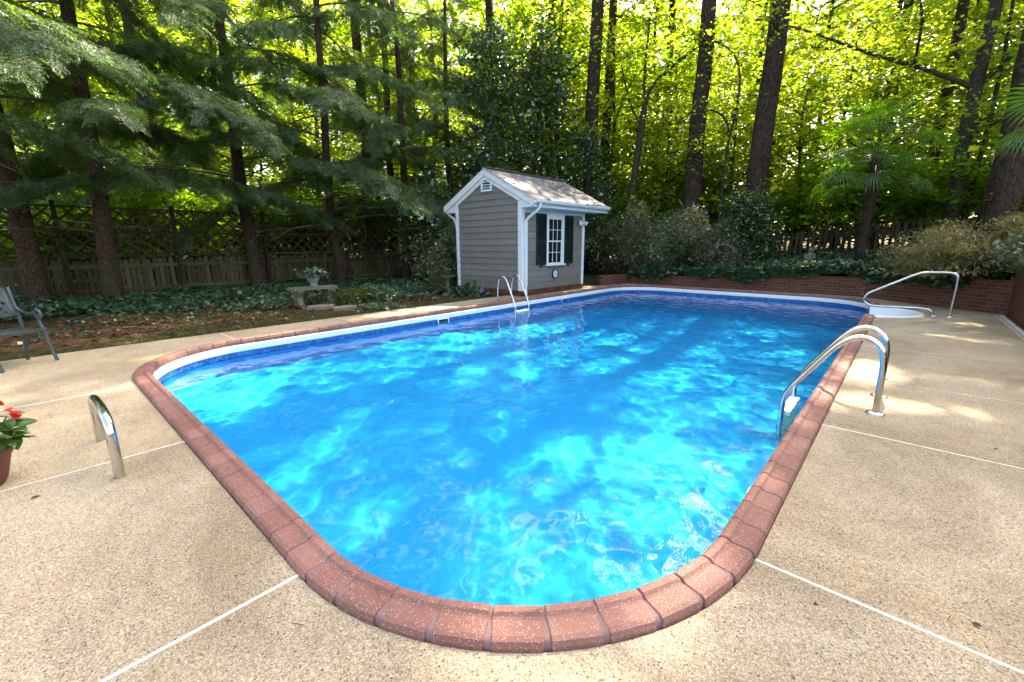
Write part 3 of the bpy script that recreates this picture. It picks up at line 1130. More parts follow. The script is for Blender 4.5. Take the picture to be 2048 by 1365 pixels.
def clap(y0, y1, z0, z1, front):
    """one lapped board: thicker at its lower edge"""
    m_ = MB()
    if front:
        v = [(0.0, y0, z0), (0.034, y0, z0), (0.008, y0, z1), (0, y0, z1), (0, y1, z0), (0.034, y1, z0), (0.008, y1, z1), (0, y1, z1)]
    else:
        v = [(y0, 0, z0), (y0, -0.034, z0), (y0, -0.008, z1), (y0, 0, z1), (y1, 0, z0), (y1, -0.034, z0), (y1, -0.008, z1), (y1, 0, z1)]
    f = [(0, 1, 2, 3), (7, 6, 5, 4), (1, 5, 6, 2), (0, 4, 5, 1), (2, 6, 7, 3)]
    if not front:
        f = [tuple(reversed(q)) for q in f]
    m_.add(v, f)
    m_.build('siding_board', M['siding'], SHED)


WY0, WY1, WZ0, WZ1 = 1.06, 1.93, 0.84, 2.26       # window casing
z = 0.16
while z < EZ - 0.02:
    z1 = min(z + EXP + 0.012, EZ)
    if z1 > WZ0 and z < WZ1:
        clap(0.05, WY0 - 0.002, z, z1, True)
        clap(WY1 + 0.002, SL - 0.05, z, z1, True)
    else:
        clap(0.05, SL - 0.05, z, z1, True)
    z += EXP
z = 0.16
while z < RZ - 0.25:
    z1 = z + EXP + 0.012
    # gable narrows above the eave line
    zt = max(EZ + 0.16, z)
    half = SD / 2 - 0.05 if z < 2.75 else max(0.06, (RZ - 0.13 - z) / 0.5 * 0.98)
    half = min(half, SD / 2 - 0.05)
    clap(ridge_x - half, ridge_x + half, z, min(z1, RZ - 0.14), False)
    z += EXP
gm = MB()
gm.add([(-SD, 0.002, 2.4), (0, 0.002, 2.4), (0, 0.002, 2.80), (ridge_x, 0.002, RZ - 0.06), (-SD, 0.002, 2.80),
        (-SD, 0.1, 2.4), (0, 0.1, 2.4), (0, 0.1, 2.80), (ridge_x, 0.1, RZ - 0.06), (-SD, 0.1, 2.80)],
       [(0, 1, 2, 3, 4), (9, 8, 7, 6, 5), (1, 6, 7, 2), (2, 7, 8, 3), (3, 8, 9, 4), (4, 9, 5, 0)])
gm.add([(x, y + SL - 0.1, z_) for x, y, z_ in gm.v[:10]], [(0, 1, 2, 3, 4), (9, 8, 7, 6, 5), (1, 6, 7, 2), (2, 7, 8, 3), (3, 8, 9, 4), (4, 9, 5, 0)])
gm.build('gable_wall', M['siding'], SHED)
# corner boards
for (x, y) in ((0, 0), (0, SL), (-SD, 0)):
    cb = MB()
    sx = 1 if x == 0 else -1
    sy = -1 if y == 0 else 1
    top = 2.74 if y == 0 else EZ + 0.02
    cb.box((x - sx * 0.034, y + sy * 0.018, (0.15 + top) / 2), (0.128, 0.036, top - 0.15))
    cb.box((x + sx * 0.019, y - sy * 0.034, (0.15 + EZ) / 2), (0.036, 0.124, EZ - 0.15))
    cb.build('corner_board', M['white'], SHED)
# roof: deck, boxed eaves, rake boards
slope = (RZ - 2.55) / (1.83)
EX0, EX1 = 0.50, -SD - 0.50         # eave lines
Y0, Y1 = -0.10, SL + 0.60


def rz_at(x):
    return RZ - abs(x - ridge_x) * slope


rd = MB()
for (xe) in (EX0, EX1):
    vs = []
    for y in (Y0, Y1):
        vs += [(ridge_x, y, rz_at(ridge_x)), (xe, y, rz_at(xe)), (xe, y, rz_at(xe) - 0.05), (ridge_x, y, rz_at(ridge_x) - 0.05)]
    f = [(0, 1, 2, 3), (7, 6, 5, 4), (0, 4, 5, 1), (1, 5, 6, 2), (2, 6, 7, 3)]
    rd.add(vs, f)
ro = rd.build('roof', M['white'], SHED)
bxm = MB()
for sgn, x0, xe in ((1, 0.03, EX0 - 0.02), (-1, -SD - 0.03, EX1 + 0.02)):
    # boxed soffit with triangular gable returns
    xs = [x0, xe, xe, x0]
    zz = [2.37, 2.37, rz_at(xe) - 0.055, rz_at(x0) - 0.055]
    vs = [(x, Y0 + 0.045, q) for x, q in zip(xs, zz)] + [(x, Y1 - 0.02, q) for x, q in zip(xs, zz)]
    bxm.add(vs, [(0, 1, 2, 3), (7, 6, 5, 4), (0, 4, 5, 1), (1, 5, 6, 2), (2, 6, 7, 3), (3, 7, 4, 0)])
bxm.build('soffit', M['white'], SHED)
for xe in (EX0, EX1):
    for yy in (Y0 + 0.02, Y1 - 0.01):
        MB().beam((ridge_x, yy, RZ - 0.115), (xe, yy, rz_at(xe) - 0.115), 0.04, 0.13, (0, 0, 1)).build('rake_board', M['white'], SHED)
for xe in (0.0, -SD):
    MB().beam((ridge_x, -0.042, RZ - 0.235), (xe, -0.042, rz_at(xe) - 0.235), 0.03, 0.13, (0, 0, 1)).build('frieze_board', M['white'], SHED)
fz = MB().box((0.040, SL / 2 + 0.0, 2.318), (0.03, SL - 0.10, 0.115))
fz.build('fascia_board', M['white'], SHED)
# shingles on the visible slope, one by one; the far slope as a sheet
sl_len = math.hypot(EX0 - ridge_x + 0.05, (EX0 - ridge_x + 0.05) * slope)
sa = math.atan(slope)
NR = 14
sh_me = MB().add([(-0.155, 0, 0), (0.155, 0, 0), (0.155, 0, 0.010), (-0.155, 0, 0.010), (-0.155, -0.16, 0.0), (0.155, -0.16, 0.0), (0.155, -0.16, 0.012), (-0.155, -0.16, 0.012)],
                 [(4, 5, 6, 7), (7, 6, 2, 3), (0, 4, 7, 3), (5, 1, 2, 6), (0, 1, 5, 4)]).mesh('shingle', M['shingle'])
# shingle local: x along the roof, -y down the slope
for r_ in range(NR):
    d = (r_ + 1) * sl_len / NR
    xx = ridge_x + d * math.cos(sa)
    zz = RZ - d * math.sin(sa)
    y = Y0 - 0.02 + (0.155 if r_ % 2 else 0.31 * 0.25)
    while y < Y1 + 0.12:
        up = 0.155
        px = xx - up * math.cos(sa)
        pz = zz + up * math.sin(sa)
        yc = min(max(y, Y0 + 0.12), Y1 - 0.12)
        o = obj('shingle', sh_me, ro)
        # rows lie on the slope with a tiny lift at the lower edge
        Rm = Matrix(((0, -math.cos(sa), math.sin(sa)), (1, 0, 0), (0, math.sin(sa), math.cos(sa)))).to_4x4()
        Rm = Rm @ Matrix.Rotation(0.045 + random.uniform(-0.01, 0.02), 4, 'X')
        o.matrix_local = Matrix.Translation((px, yc, pz + 0.012)) @ Rm
        y += 0.312
cap = MB().beam((ridge_x, Y0 - 0.01, RZ + 0.018), (ridge_x, Y1 + 0.01, RZ + 0.018), 0.22, 0.016)
cap.build('ridge_cap', M['shingle'], ro)
bs = MB().add([(ridge_x, Y0 - 0.01, RZ + 0.012), (ridge_x, Y1 + 0.01, RZ + 0.012), (EX1 - 0.02, Y1 + 0.01, rz_at(EX1 - 0.02) + 0.012), (EX1 - 0.02, Y0 - 0.01, rz_at(EX1 - 0.02) + 0.012)], [(0, 1, 2, 3)])
bs.build('rear_slope', M['shingle'], ro)
# gutter along the pool side, downspouts
gx, gz = EX0 + 0.055, rz_at(EX0) - 0.045
gp = [(-0.055, 0.03), (-0.055, -0.055), (0.02, -0.06), (0.05, -0.02), (0.055, 0.03), (0.047, 0.03), (0.042, -0.014), (0.016, -0.05), (-0.047, -0.047), (-0.047, 0.03)]
vs = [(gx + p[0], Y0, gz + p[1]) for p in gp] + [(gx + p[0], Y1, gz + p[1]) for p in gp]
k = len(gp)
gu = MB().add(vs, [(i, (i + 1) % k, (i + 1) % k + k, i + k) for i in range(k)] + [tuple(range(k))[::-1], tuple(range(k, 2 * k))])
gu.build('gutter', M['white'], SHED)
gl = MB()
for i in range(26):
    gl.box((gx + random.uniform(-0.03, 0.03), random.uniform(Y0 + 0.2, Y1 - 0.1), gz + 0.03), (random.uniform(0.03, 0.1), random.uniform(0.05, 0.3), 0.02), random.uniform(-0.4, 0.4))
go = gl.build('gutter_leaf_debris', M['litter'], SHED)
ds = MB()
ds.tube(smooth_path([(gx, 0.12, gz - 0.05), (gx, 0.12, gz - 0.18), (0.10, 0.10, 2.08), (0.075, 0.10, 1.98)], 2), 0.036, 10)
ds.build('downspout_elbow', M['white'], SHED)
ds = MB()
ds.box((0.075, 0.10, 1.13), (0.062, 0.075, 1.72))
ds.tube(smooth_path([(0.075, 0.10, 0.30), (0.075, 0.10, 0.16), (0.13, 0.05, 0.08), (0.17, 0.0, 0.06)], 2), 0.034, 10)
ds.build('downspout', M['white'], SHED)
ds = MB().tube(smooth_path([(EX1 - 0.03, 0.05, rz_at(EX1) - 0.05), (EX1 - 0.03, 0.05, rz_at(EX1) - 0.2), (-SD - 0.06, 0.08, 2.12), (-SD - 0.06, 0.08, 0.2)], 2), 0.034, 8)
ds.build('rear_downspout', M['white'], SHED)
# gable vent
gv_ = MB()
vc = (ridge_x + 0.04, -0.045, 3.06)
for (dx, dz, w, h) in ((0, 0.155, 0.42, 0.05), (0, -0.155, 0.42, 0.05), (-0.185, 0, 0.05, 0.27), (0.185, 0, 0.05, 0.27)):
    gv_.box((vc[0] + dx, vc[1], vc[2] + dz), (w, 0.05, h))
vo_ = gv_.build('gable_vent', M['white'], SHED)
for i in range(3):
    MB().box((vc[0], vc[1] + 0.005, vc[2] - 0.075 + 0.075 * i), (0.33, 0.05, 0.012), M=Matrix.Rotation(0.6, 3, 'X')).build('louvre', M['white'], vo_)
MB().box((vc[0], vc[1] + 0.018, vc[2]), (0.33, 0.01, 0.27)).build('vent_opening', M['black'], vo_)
# window, double hung, six panes over six
wc = (WY0 + WY1) / 2
wm = MB()
cw = 0.085
for (dy, w, zc, h) in ((WY0 + cw / 2, cw, (WZ0 + WZ1) / 2, WZ1 - WZ0), (WY1 - cw / 2, cw, (WZ0 + WZ1) / 2, WZ1 - WZ0)):
    wm.box((0.022, dy, zc), (0.044, w, h))
wm.box((0.024, wc, WZ1 - 0.05), (0.048, WY1 - WY0 - 2 * cw, 0.10))
win = wm.build('window', M['white'], SHED)
MB().box((0.045, wc, WZ0 - 0.022), (0.09, WY1 - WY0 + 0.05, 0.044)).build('window_sill', M['white'], win)
iy0, iy1 = WY0 + cw, WY1 - cw
zm = (WZ0 + WZ1 - 0.10) / 2
for z0, z1, xo in ((zm - 0.02, WZ1 - 0.10, 0.022), (WZ0, zm + 0.02, 0.010)):
    sm = MB()
    fw = 0.040
    sm.box((xo, iy0 + fw / 2, (z0 + z1) / 2), (0.028, fw, z1 - z0))
    sm.box((xo, iy1 - fw / 2, (z0 + z1) / 2), (0.028, fw, z1 - z0))
    sm.box((xo, wc, z0 + fw / 2), (0.034, iy1 - iy0 - 2 * fw, fw))
    sm.box((xo, wc, z1 - fw / 2), (0.034, iy1 - iy0 - 2 * fw, fw))
    gy0, gy1, gz0, gz1 = iy0 + fw, iy1 - fw, z0 + fw, z1 - fw
    for k in (1, 2):
        sm.box((xo, gy0 + (gy1 - gy0) * k / 3, (gz0 + gz1) / 2), (0.020, 0.014, gz1 - gz0))
    sm.box((xo + 0.001, wc, (gz0 + gz1) / 2), (0.018, gy1 - gy0, 0.014))
    sash = sm.build('sash', M['white'], win)
    for i in range(3):
        for j in range(2):
            yy0 = gy0 + (gy1 - gy0) * i / 3
            yy1 = gy0 + (gy1 - gy0) * (i + 1) / 3
            za = gz0 + (gz1 - gz0) * j / 2
            zb = gz0 + (gz1 - gz0) * (j + 1) / 2
            MB().box((xo - 0.004, (yy0 + yy1) / 2, (za + zb) / 2), (0.004, yy1 - yy0 - 0.004, zb - za - 0.004)).build('pane', M['glass'], win)
# louvred shutters with scroll holdbacks
for (y0, y1) in ((0.60, 1.045), (1.945, 2.39)):
    sm = MB()
    z0, z1 = 0.84, 2.25
    fw = 0.05
    for yy in (y0 + fw / 2, y1 - fw / 2):
        sm.box((0.045, yy, (z0 + z1) / 2), (0.034, fw, z1 - z0))
    for zz, h in ((z0 + 0.045, 0.09), (z1 - 0.04, 0.08), ((z0 + z1) / 2 - 0.05, 0.075)):
        sm.box((0.045, (y0 + y1) / 2, zz), (0.032, y1 - y0 - 2 * fw, h))
    so_ = sm.build('shutter', M['shutter'], SHED)
    MB().box((0.032, (y0 + y1) / 2, (z0 + z1) / 2), (0.006, y1 - y0 - 0.06, z1 - z0 - 0.06)).build('shutter_backing', M['shutter'], so_)
    lv = MB().box((0, 0, 0), (0.030, y1 - y0 - 2 * fw - 0.004, 0.006), M=Matrix.Rotation(0.7, 3, 'Y')).mesh('slat', M['shutter'])
    zz = z0 + 0.115
    while zz < z1 - 0.10:
        if abs(zz - ((z0 + z1) / 2 - 0.05)) > 0.055:
            obj('slat', lv, so_, (0.045, (y0 + y1) / 2, zz))
        zz += 0.034
    hb = MB()
    yc = (y0 + y1) / 2
    pts = [(0.055, yc + 0.10 * math.cos(t) * (1 - t / 9), 0.79 + 0.07 * math.sin(t) * (1 - t / 9)) for t in np.linspace(0, 6.5, 22)]
    hb.tube(pts, 0.009, 6)
    hb.tube([(0.03, yc, 0.84), (0.055, yc, 0.76)], 0.008, 6)
    hb.build('shutter_holdback', M['black'], so_)
# clock-like dial thermometer
ck = empty('wall_clock', L(-4.0 + 0.03, 1.7 + 1.50, 0.55), YAW, 'round black rimmed dial clock hanging under the shed window', 'clock')
cm = MB()
ring = [(0.115, 0.0), (0.150, 0.0), (0.152, 0.03), (0.142, 0.042), (0.126, 0.036), (0.122, 0.02)]
k = 28
vs = [(z_, r_ * math.cos(2 * PI * i / k), r_ * math.sin(2 * PI * i / k)) for r_, z_ in ring for i in range(k)]
fs = [(q * k + i, q * k + (i + 1) % k, (q + 1) * k + (i + 1) % k, (q + 1) * k + i) for q in range(len(ring) - 1) for i in range(k)]
cm.add(vs, fs, True).build('rim', M['black'], ck)
cf = MB()
vs = [(0.018, 0.124 * math.cos(2 * PI * i / k), 0.124 * math.sin(2 * PI * i / k)) for i in range(k)]
cf.add(vs, [tuple(range(k))]).build('dial', M['clockface'], ck)
tk = MB()
for i in range(12):
    a_ = 2 * PI * i / 12
    tk.box((0.0205, 0.100 * math.sin(a_), 0.100 * math.cos(a_)), (0.003, 0.008, 0.034), M=Matrix.Rotation(-a_, 3, 'X'))
tk.build('hour_marks', M['black'], ck)
for ang, ln, w in ((2.0, 0.062, 0.012), (1.15, 0.088, 0.009)):
    MB().box((0.0225, math.sin(ang) * ln * 0.4, math.cos(ang) * ln * 0.4), (0.003, w, ln), M=Matrix.Rotation(-ang, 3, 'X')).build('hand', M['black'], ck)
# twin flood light
fl = empty('flood_light', L(-4.0 + 0.03, 1.7 + 2.80, 2.10), YAW, 'white twin flood light on the shed by its far corner', 'lamp')
MB().lathe([(0.0, 0.03), (0.06, 0.03), (0.065, 0.0)], (0.0, 0.0, 0.0), 14).build('mount', M['white'], fl)
fl.children[0].rotation_euler = (0, PI / 2, 0)
for sgn in (-1, 1):
    hd = MB().lathe([(0.012, 0.0), (0.030, 0.0), (0.036, 0.05), (0.062, 0.11), (0.066, 0.15), (0.058, 0.152), (0.030, 0.158), (0.0, 0.160)], n=14)
    ho = hd.build('lamp_head', M['white'], fl)
    ho.location = (0.05, 0.06 * sgn, -0.01)
    ho.rotation_euler = (0.75 * -sgn, 2.1, 0)
MB().tube([(0.03, -0.06, 0), (0.06, -0.02, -0.01), (0.06, 0.02, -0.01), (0.03, 0.06, 0)], 0.016, 8).build('arm', M['white'], fl)
# outlet by the corner
MB().box((0.035, 2.72, 0.42), (0.03, 0.06, 0.11)).build('outlet_cover', M['siding'], SHED)

# ================================================================== pool rails


def flange(parent, x, y):
    MB().lathe([(0.0, 0.022), (0.030, 0.022), (0.060, 0.012), (0.066, 0.0)], (x, y, 0.001), 20).build('flange', M['steel'], parent)


# entry ladder on the near right side
LA = empty('pool_ladder', L(3.84, -2.575, 0), YAW, 'pair of stainless steel ladder rails arching into the pool at the near edge', 'ladder')
rail = [(0.0, 0.0), (0.0, 0.22), (0.0, 0.44), (-0.03, 0.56), (-0.13, 0.64), (-0.24, 0.62), (-0.34, 0.53), (-0.45, 0.36), (-0.58, 0.16), (-0.66, 0.02), (-0.67, -0.12), (-0.67, -0.85)]
for yy in (-0.285, 0.285):
    MB().tube(smooth_path([(x, yy, z_) for x, z_ in rail], 2), 0.0245, 14).build('rail', M['steel'], LA)
    flange(LA, 0, yy)
for zz in (-0.17, -0.45, -0.73):
    MB().box((-0.645, 0, zz), (0.09, 0.53, 0.035)).build('tread', M['fibre'], LA)
# ladder by the shed
LB = empty('pool_ladder', L(-3.60, 0.585, 0), YAW, 'small stainless steel pool ladder in front of the shed', 'ladder')
rail = [(0.0, 0.0), (0.0, 0.25), (0.01, 0.44), (0.06, 0.60), (0.17, 0.66), (0.28, 0.60), (0.40, 0.36), (0.53, 0.08), (0.58, -0.05), (0.59, -0.25), (0.59, -0.95)]
for yy in (-0.255, 0.255):
    MB().tube(smooth_path([(x, yy, z_) for x, z_ in rail], 2), 0.022, 12).build('rail', M['steel'], LB)
    flange(LB, 0, yy)
for zz in (-0.185, -0.42, -0.68):
    MB().box((0.565, 0, zz), (0.09, 0.47, 0.035)).build('tread', M['fibre'], LB)
# figure-four handrail over the white step
HR = empty('hand_rail', L(4.61, 4.25, 0), YAW, 'figure-four stainless steel handrail over the white step', 'handrail')
rail = [(0.0, 0.0), (0.005, 0.3), (0.01, 0.62), (0.0, 0.80), (-0.10, 0.84), (-0.28, 0.84), (-0.50, 0.83), (-0.62, 0.77), (-0.9, 0.60), (-1.16, 0.44), (-1.30, 0.35), (-1.33, 0.22), (-1.22, 0.12), (-1.0, 0.12), (-0.7, 0.13), (-0.36, 0.14), (-0.26, 0.09), (-0.22, 0.0)]
MB().tube(smooth_path([(x, 0, z_) for x, z_ in rail], 2), 0.024, 14).build('rail', M['steel'], HR)
flange(HR, 0, 0)
flange(HR, -0.22, 0)
# low grab rail on the near paving
p0, p1 = np.array([-2.45, 2.46]), np.array([-3.06, 2.99])
gpath = [(p0[0], p0[1], -0.02), (p0[0], p0[1], 0.18), (p0[0], p0[1], 0.33)]
for t, z_ in ((0.12, 0.395), (0.5, 0.395), (0.88, 0.365)):
    q = p0 + (p1 - p0) * t
    gpath.append((q[0], q[1], z_))
gpath += [(p1[0], p1[1], 0.28), (p1[0], p1[1], 0.14), (p1[0], p1[1], -0.02)]
GR = tag(MB().tube(smooth_path(gpath, 2), 0.027, 16).build('grab_rail', M['steel']),
         'low curved stainless steel grab rail standing on the near paving', 'grab rail')

# ================================================================== cast chair at the photo's left edge
f1, f2 = Vector((-5.84, 5.35)), Vector((-5.90, 4.79))
wdir = (f2 - f1).normalized()
fwd = Vector((-wdir.y, wdir.x))
if fwd.x < 0:
    fwd = -fwd
CHR = empty('garden_chair', (f1.x, f1.y, 0), math.atan2(fwd.y, fwd.x), 'grey blue cast metal garden chair with lattice back at left edge', 'chair')
CHR.scale = (0.76, 1, 1)
# local: x forward, y to the sitter's left (away from camera = 0, towards camera negative)
CWD = 0.56
side_s = -1 if (Vector((-fwd.y, fwd.x)).dot(wdir) < 0) else 1
for i, yy in enumerate((0.0, side_s * CWD)):
    fl_ = MB()
    fl_.tube(smooth_path([(0.06, yy, 0.0), (-0.01, yy, 0.2), (-0.045, yy, 0.36), (-0.07, yy, 0.42), (-0.11, yy, 0.50), (-0.10, yy, 0.58)], 2), 0.021, 8)
    fl_.build('leg', M['alu'], CHR)
    bl_ = MB()
    bl_.tube(smooth_path([(-0.50, yy, 0.0), (-0.46, yy, 0.2), (-0.44, yy, 0.42), (-0.47, yy, 0.62), (-0.55, yy, 0.92)], 2), 0.020, 8)
    bl_.build('leg', M['alu'], CHR)
    ar = MB()
    ar.tube(smooth_path([(-0.50, yy, 0.68), (-0.40, yy, 0.615), (-0.24, yy, 0.60), (-0.12, yy, 0.625)], 2), 0.018, 8)
    sc_ = [(-0.09 + 0.045 * math.cos(t) * (1 - t / 10), yy, 0.595 + 0.045 * math.sin(t) * (1 - t / 10)) for t in np.linspace(1.9, -4.6, 20)]
    ar.tube(sc_, 0.018, 8)
    ar.build('armrest', M['alu'], CHR)
    MB().tube([(-0.02, yy, 0.22), (-0.16, yy, 0.40)], 0.008, 6).build('brace', M['alu'], CHR)
s_ = MB()
yA, yB = sorted((0.0, side_s * CWD))
for k in range(9):
    x_ = -0.48 + 0.45 * k / 8
    s_.box((x_, (yA + yB) / 2, 0.415 - 0.012 * math.sin(k / 8 * PI)), (0.038, CWD, 0.012))
s_.box((-0.03, (yA + yB) / 2, 0.405), (0.05, CWD + 0.02, 0.03))
s_.box((-0.47, (yA + yB) / 2, 0.41), (0.04, CWD, 0.034))
s_.build('seat', M['alu'], CHR)


def back_pt(y, h):
    return (-0.47 - 0.10 * (h - 0.60) / 0.32, y, h)


b_ = MB()
b_.beam(back_pt(yA, 0.90), back_pt(yB, 0.90), 0.018, 0.05)
b_.beam(back_pt(yA, 0.60), back_pt(yB, 0.60), 0.018, 0.05)
for yy in (yA + 0.035, yB - 0.035):
    b_.beam(back_pt(yy, 0.60), back_pt(yy, 0.90), 0.07, 0.016, (1, 0, 0))
b_.build('backrest', M['alu'], CHR)
nl = 5
for k in range(-1, nl + 1):
    for sg in (1, -1):
        y0 = yA + 0.06 + (CWD - 0.12) * (k + (0 if sg > 0 else 1)) / nl
        y1 = y0 + sg * 0.26 * 0.75
        h0, h1 = 0.62, 0.88
        lo_, hi_ = yA + 0.055, yB - 0.055
        t0 = 0.0
        t1 = 1.0
        dy = y1 - y0
        for bound_, ge in ((lo_, True), (hi_, False)):
            tt = (bound_ - y0) / dy
            if (dy > 0) == ge:
                t0 = max(t0, tt)
            else:
                t1 = min(t1, tt)
        if t1 - t0 < 0.1:
            continue
        MB().beam(back_pt(y0 + dy * t0, h0 + (h1 - h0) * t0), back_pt(y0 + dy * t1, h0 + (h1 - h0) * t1), 0.034, 0.012, (1, 0, 0)).build('lattice_bar', M['alu'], CHR)

# ================================================================== flower pot at the left edge
PX, PY = -3.20, 2.35
POT = empty('flower_pot', (PX, PY, 0), 0, 'terracotta pot of red and white impatiens at left edge of deck', 'flower pot')
MB().lathe([(0.0, 0.0), (0.115, 0.0), (0.135, 0.04), (0.165, 0.16), (0.172, 0.19), (0.180, 0.195), (0.183, 0.235), (0.176, 0.245), (0.165, 0.24), (0.160, 0.20)], n=36).build('pot', M['terracotta'], POT)
MB().lathe([(0.0, 0.215), (0.162, 0.205)], n=24).build('soil', M['soil'], POT)
rl = np.random.default_rng(3)


def broad_leaf(l, w, n=6, cup=0.10, droop=0.25):
    """pointed oval leaf with a folded midrib, along +x"""
    vs, fs = [], []
    for i in range(n + 1):
        t = i / n
        ww = w / 2 * math.sin(PI * t ** 0.85) ** 0.8 if 0 < t < 1 else 0.001
        z0 = -droop * l * t * t
        vs += [(l * t, -ww, z0 + cup * ww * 2), (l * t, 0, z0), (l * t, ww, z0 + cup * ww * 2)]
    for i in range(n):
        fs += [(3 * i, 3 * i + 3, 3 * i + 4, 3 * i + 1), (3 * i + 1, 3 * i + 4, 3 * i + 5, 3 * i + 2)]
    return vs, fs


lv_me = []
for (l_, w_) in ((0.085, 0.05), (0.10, 0.062), (0.07, 0.045)):
    v, f = broad_leaf(l_, w_)
    lv_me.append(MB().add(v, f, True).mesh('leaf', M['impat']))
stem = MB()
for i in range(22):
    a_ = rl.uniform(0, 2 * PI)
    if i < 11:
        a_ = rl.uniform(-0.9, 1.1)
    r0, r1 = rl.uniform(0.02, 0.09), rl.uniform(0.10, 0.23)
    h = rl.uniform(0.32, 0.46)
    tip = Vector((r1 * math.cos(a_), r1 * math.sin(a_), h))
    stem.tube(smooth_path([(r0 * math.cos(a_), r0 * math.sin(a_), 0.2), (r0 * 1.4 * math.cos(a_), r0 * 1.4 * math.sin(a_), 0.28), tuple(tip)], 1), 0.005, 5)
    for k in range(6):
        b__ = a_ + rl.uniform(-2.2, 2.2)
        zz = rl.uniform(-0.08, 0.01)
        o = obj('leaf', lv_me[k % 3], POT, (tip.x * (1 + zz), tip.y * (1 + zz), tip.z + zz), (rl.uniform(-0.3, 0.3), rl.uniform(-0.35, 0.45), b__), rl.uniform(0.8, 1.25))
stem.build('stems', M['grass'], POT)
fv, ff = [], []
for k in range(5):
    a_ = 2 * PI * k / 5
    ca, sa_ = math.cos(a_), math.sin(a_)
    base = len(fv)
    for (r_, w_, z_) in ((0.002, 0.002, 0.0), (0.014, 0.011, 0.004), (0.024, 0.010, 0.002)):
        fv += [(r_ * ca - w_ * sa_, r_ * sa_ + w_ * ca, z_), (r_ * ca + w_ * sa_, r_ * sa_ - w_ * ca, z_)]
    ff += [(base, base + 2, base + 3, base + 1), (base + 2, base + 4, base + 5, base + 3)]
flw = {c_: MB().add(fv, ff, True).mesh('flower', M[c_]) for c_ in ('red', 'whitepetal')}
for i, (x_, y_, z_, c_, s_) in enumerate([(0.13, 0.16, 0.47, 'red', 1.2), (0.215, 0.10, 0.475, 'red', 1.3), (0.24, 0.10, 0.455, 'red', 1.2), (0.255, 0.085, 0.435, 'red', 1.25), (0.225, 0.115, 0.45, 'red', 1.1),
                                           (0.02, 0.20, 0.50, 'red', 1.3), (0.0, 0.12, 0.53, 'red', 1.2), (0.16, -0.02, 0.33, 'whitepetal', 1.1), (0.13, -0.08, 0.30, 'whitepetal', 1.0), (0.05, -0.05, 0.44, 'red', 1.2), (-0.12, 0.02, 0.45, 'red', 1.3)]):
    obj('flower', flw[c_], POT, (x_, y_, z_), (rl.uniform(-0.9, 0.2), rl.uniform(-0.2, 0.9), rl.uniform(0, 6)), s_)

POT.scale = (0.93, 0.93, 0.93)
# ================================================================== stone bench, urn, stepping stones
BN = empty('stone_bench', L(-6.80, -2.82, 0), YAW, 'mossy curved stone bench in the mulch left of the shed', 'bench')
poly = []
for t in np.linspace(-0.5, 0.5, 9):
    poly.append((0.18 - 0.10 * (1 - (2 * t) ** 2) + 0.02, t * 1.06))
for t in np.linspace(0.5, -0.5, 9):
    poly.append((-0.17 - 0.10 * (1 - (2 * t) ** 2), t * 1.10))
MB().prism(poly, 0.37, 0.44).build('seat', M['stone'], BN)
for yy in (-0.36, 0.36):
    lg = MB()
    pr = [(0.20, 0.0), (0.19, 0.05), (0.12, 0.10), (0.10, 0.20), (0.14, 0.28), (0.19, 0.33), (0.19, 0.372)]
    vs = []
    for w_, z_ in pr:
        vs += [(w_ - 0.03, yy - 0.06, z_), (w_ - 0.03, yy + 0.06, z_), (-w_ - 0.03, yy + 0.06, z_), (-w_ - 0.03, yy - 0.06, z_)]
    fs = []
    for i in range(len(pr) - 1):
        for k in range(4):
            fs.append((4 * i + k, 4 * i + (k + 1) % 4, 4 * i + 4 + (k + 1) % 4, 4 * i + 4 + k))
    lg.add(vs, fs).build('leg', M['stone'], BN)
UR = empty('garden_urn', L(-6.95, -2.72, 0.44), 0, 'grey carved stone planter with trailing greenery on the bench', 'planter')
MB().lathe([(0.0, 0.0), (0.10, 0.0), (0.10, 0.03), (0.07, 0.05), (0.12, 0.12), (0.16, 0.22), (0.17, 0.27), (0.15, 0.27), (0.13, 0.24), (0.0, 0.23)], n=18).build('urn', M['urn'], UR)
for i, (a_, b_, r_, lb) in enumerate(((-6.32, -2.9, 0.30, 'flat grey stepping stone in front of the stone bench'), (-5.72, -2.6, 0.27, 'flat stepping stone between the stone bench and the deck'), (-6.1, 0.9, 0.25, 'flat stepping stone in the mulch near the shed plants'))):
    pl = []
    for k in range(11):
        t = 2 * PI * k / 11
        q = r_ * random.uniform(0.85, 1.1)
        w = L(a_ + 0.75 * q * math.cos(t), b_ + 1.1 * q * math.sin(t))
        pl.append((w[0], w[1]))
    tag(MB().prism(pl, -0.05, 0.03).build('stepping_stone', M['slate']), lb, 'stepping stone', 'stepping stones in the mulch bed')

# small glazed goose figure by the shed wall, low stone birdbath behind it
GS = empty('goose_figure', L(-5.05, 1.18, -0.03), YAW + 2.2, 'small blue grey bird figure by the shed wall', 'garden figure')
MB().tube(smooth_path([(-0.20, 0, 0.12), (-0.12, 0, 0.15), (0.0, 0, 0.15), (0.08, 0, 0.20), (0.11, 0, 0.30), (0.12, 0, 0.38), (0.16, 0, 0.41), (0.23, 0, 0.40)], 1),
          [0.01, 0.05, 0.07, 0.085, 0.095, 0.09, 0.075, 0.06, 0.045, 0.035, 0.035, 0.04, 0.04, 0.03, 0.012, 0.006][:len(smooth_path([(0, 0, 0)] * 8, 1))], 10).build('body', M['bluegrey'], GS)
for yy in (-0.04, 0.04):
    MB().tube([(0.02, yy, 0.10), (0.03, yy, 0.0), (0.09, yy, 0.0)], 0.012, 6).build('leg', M['bluegrey'], GS)
BB = empty('bird_bath', L(-6.75, 1.35, -0.04), 0, 'low stone birdbath among the shrubs left of the shed', 'bird bath')
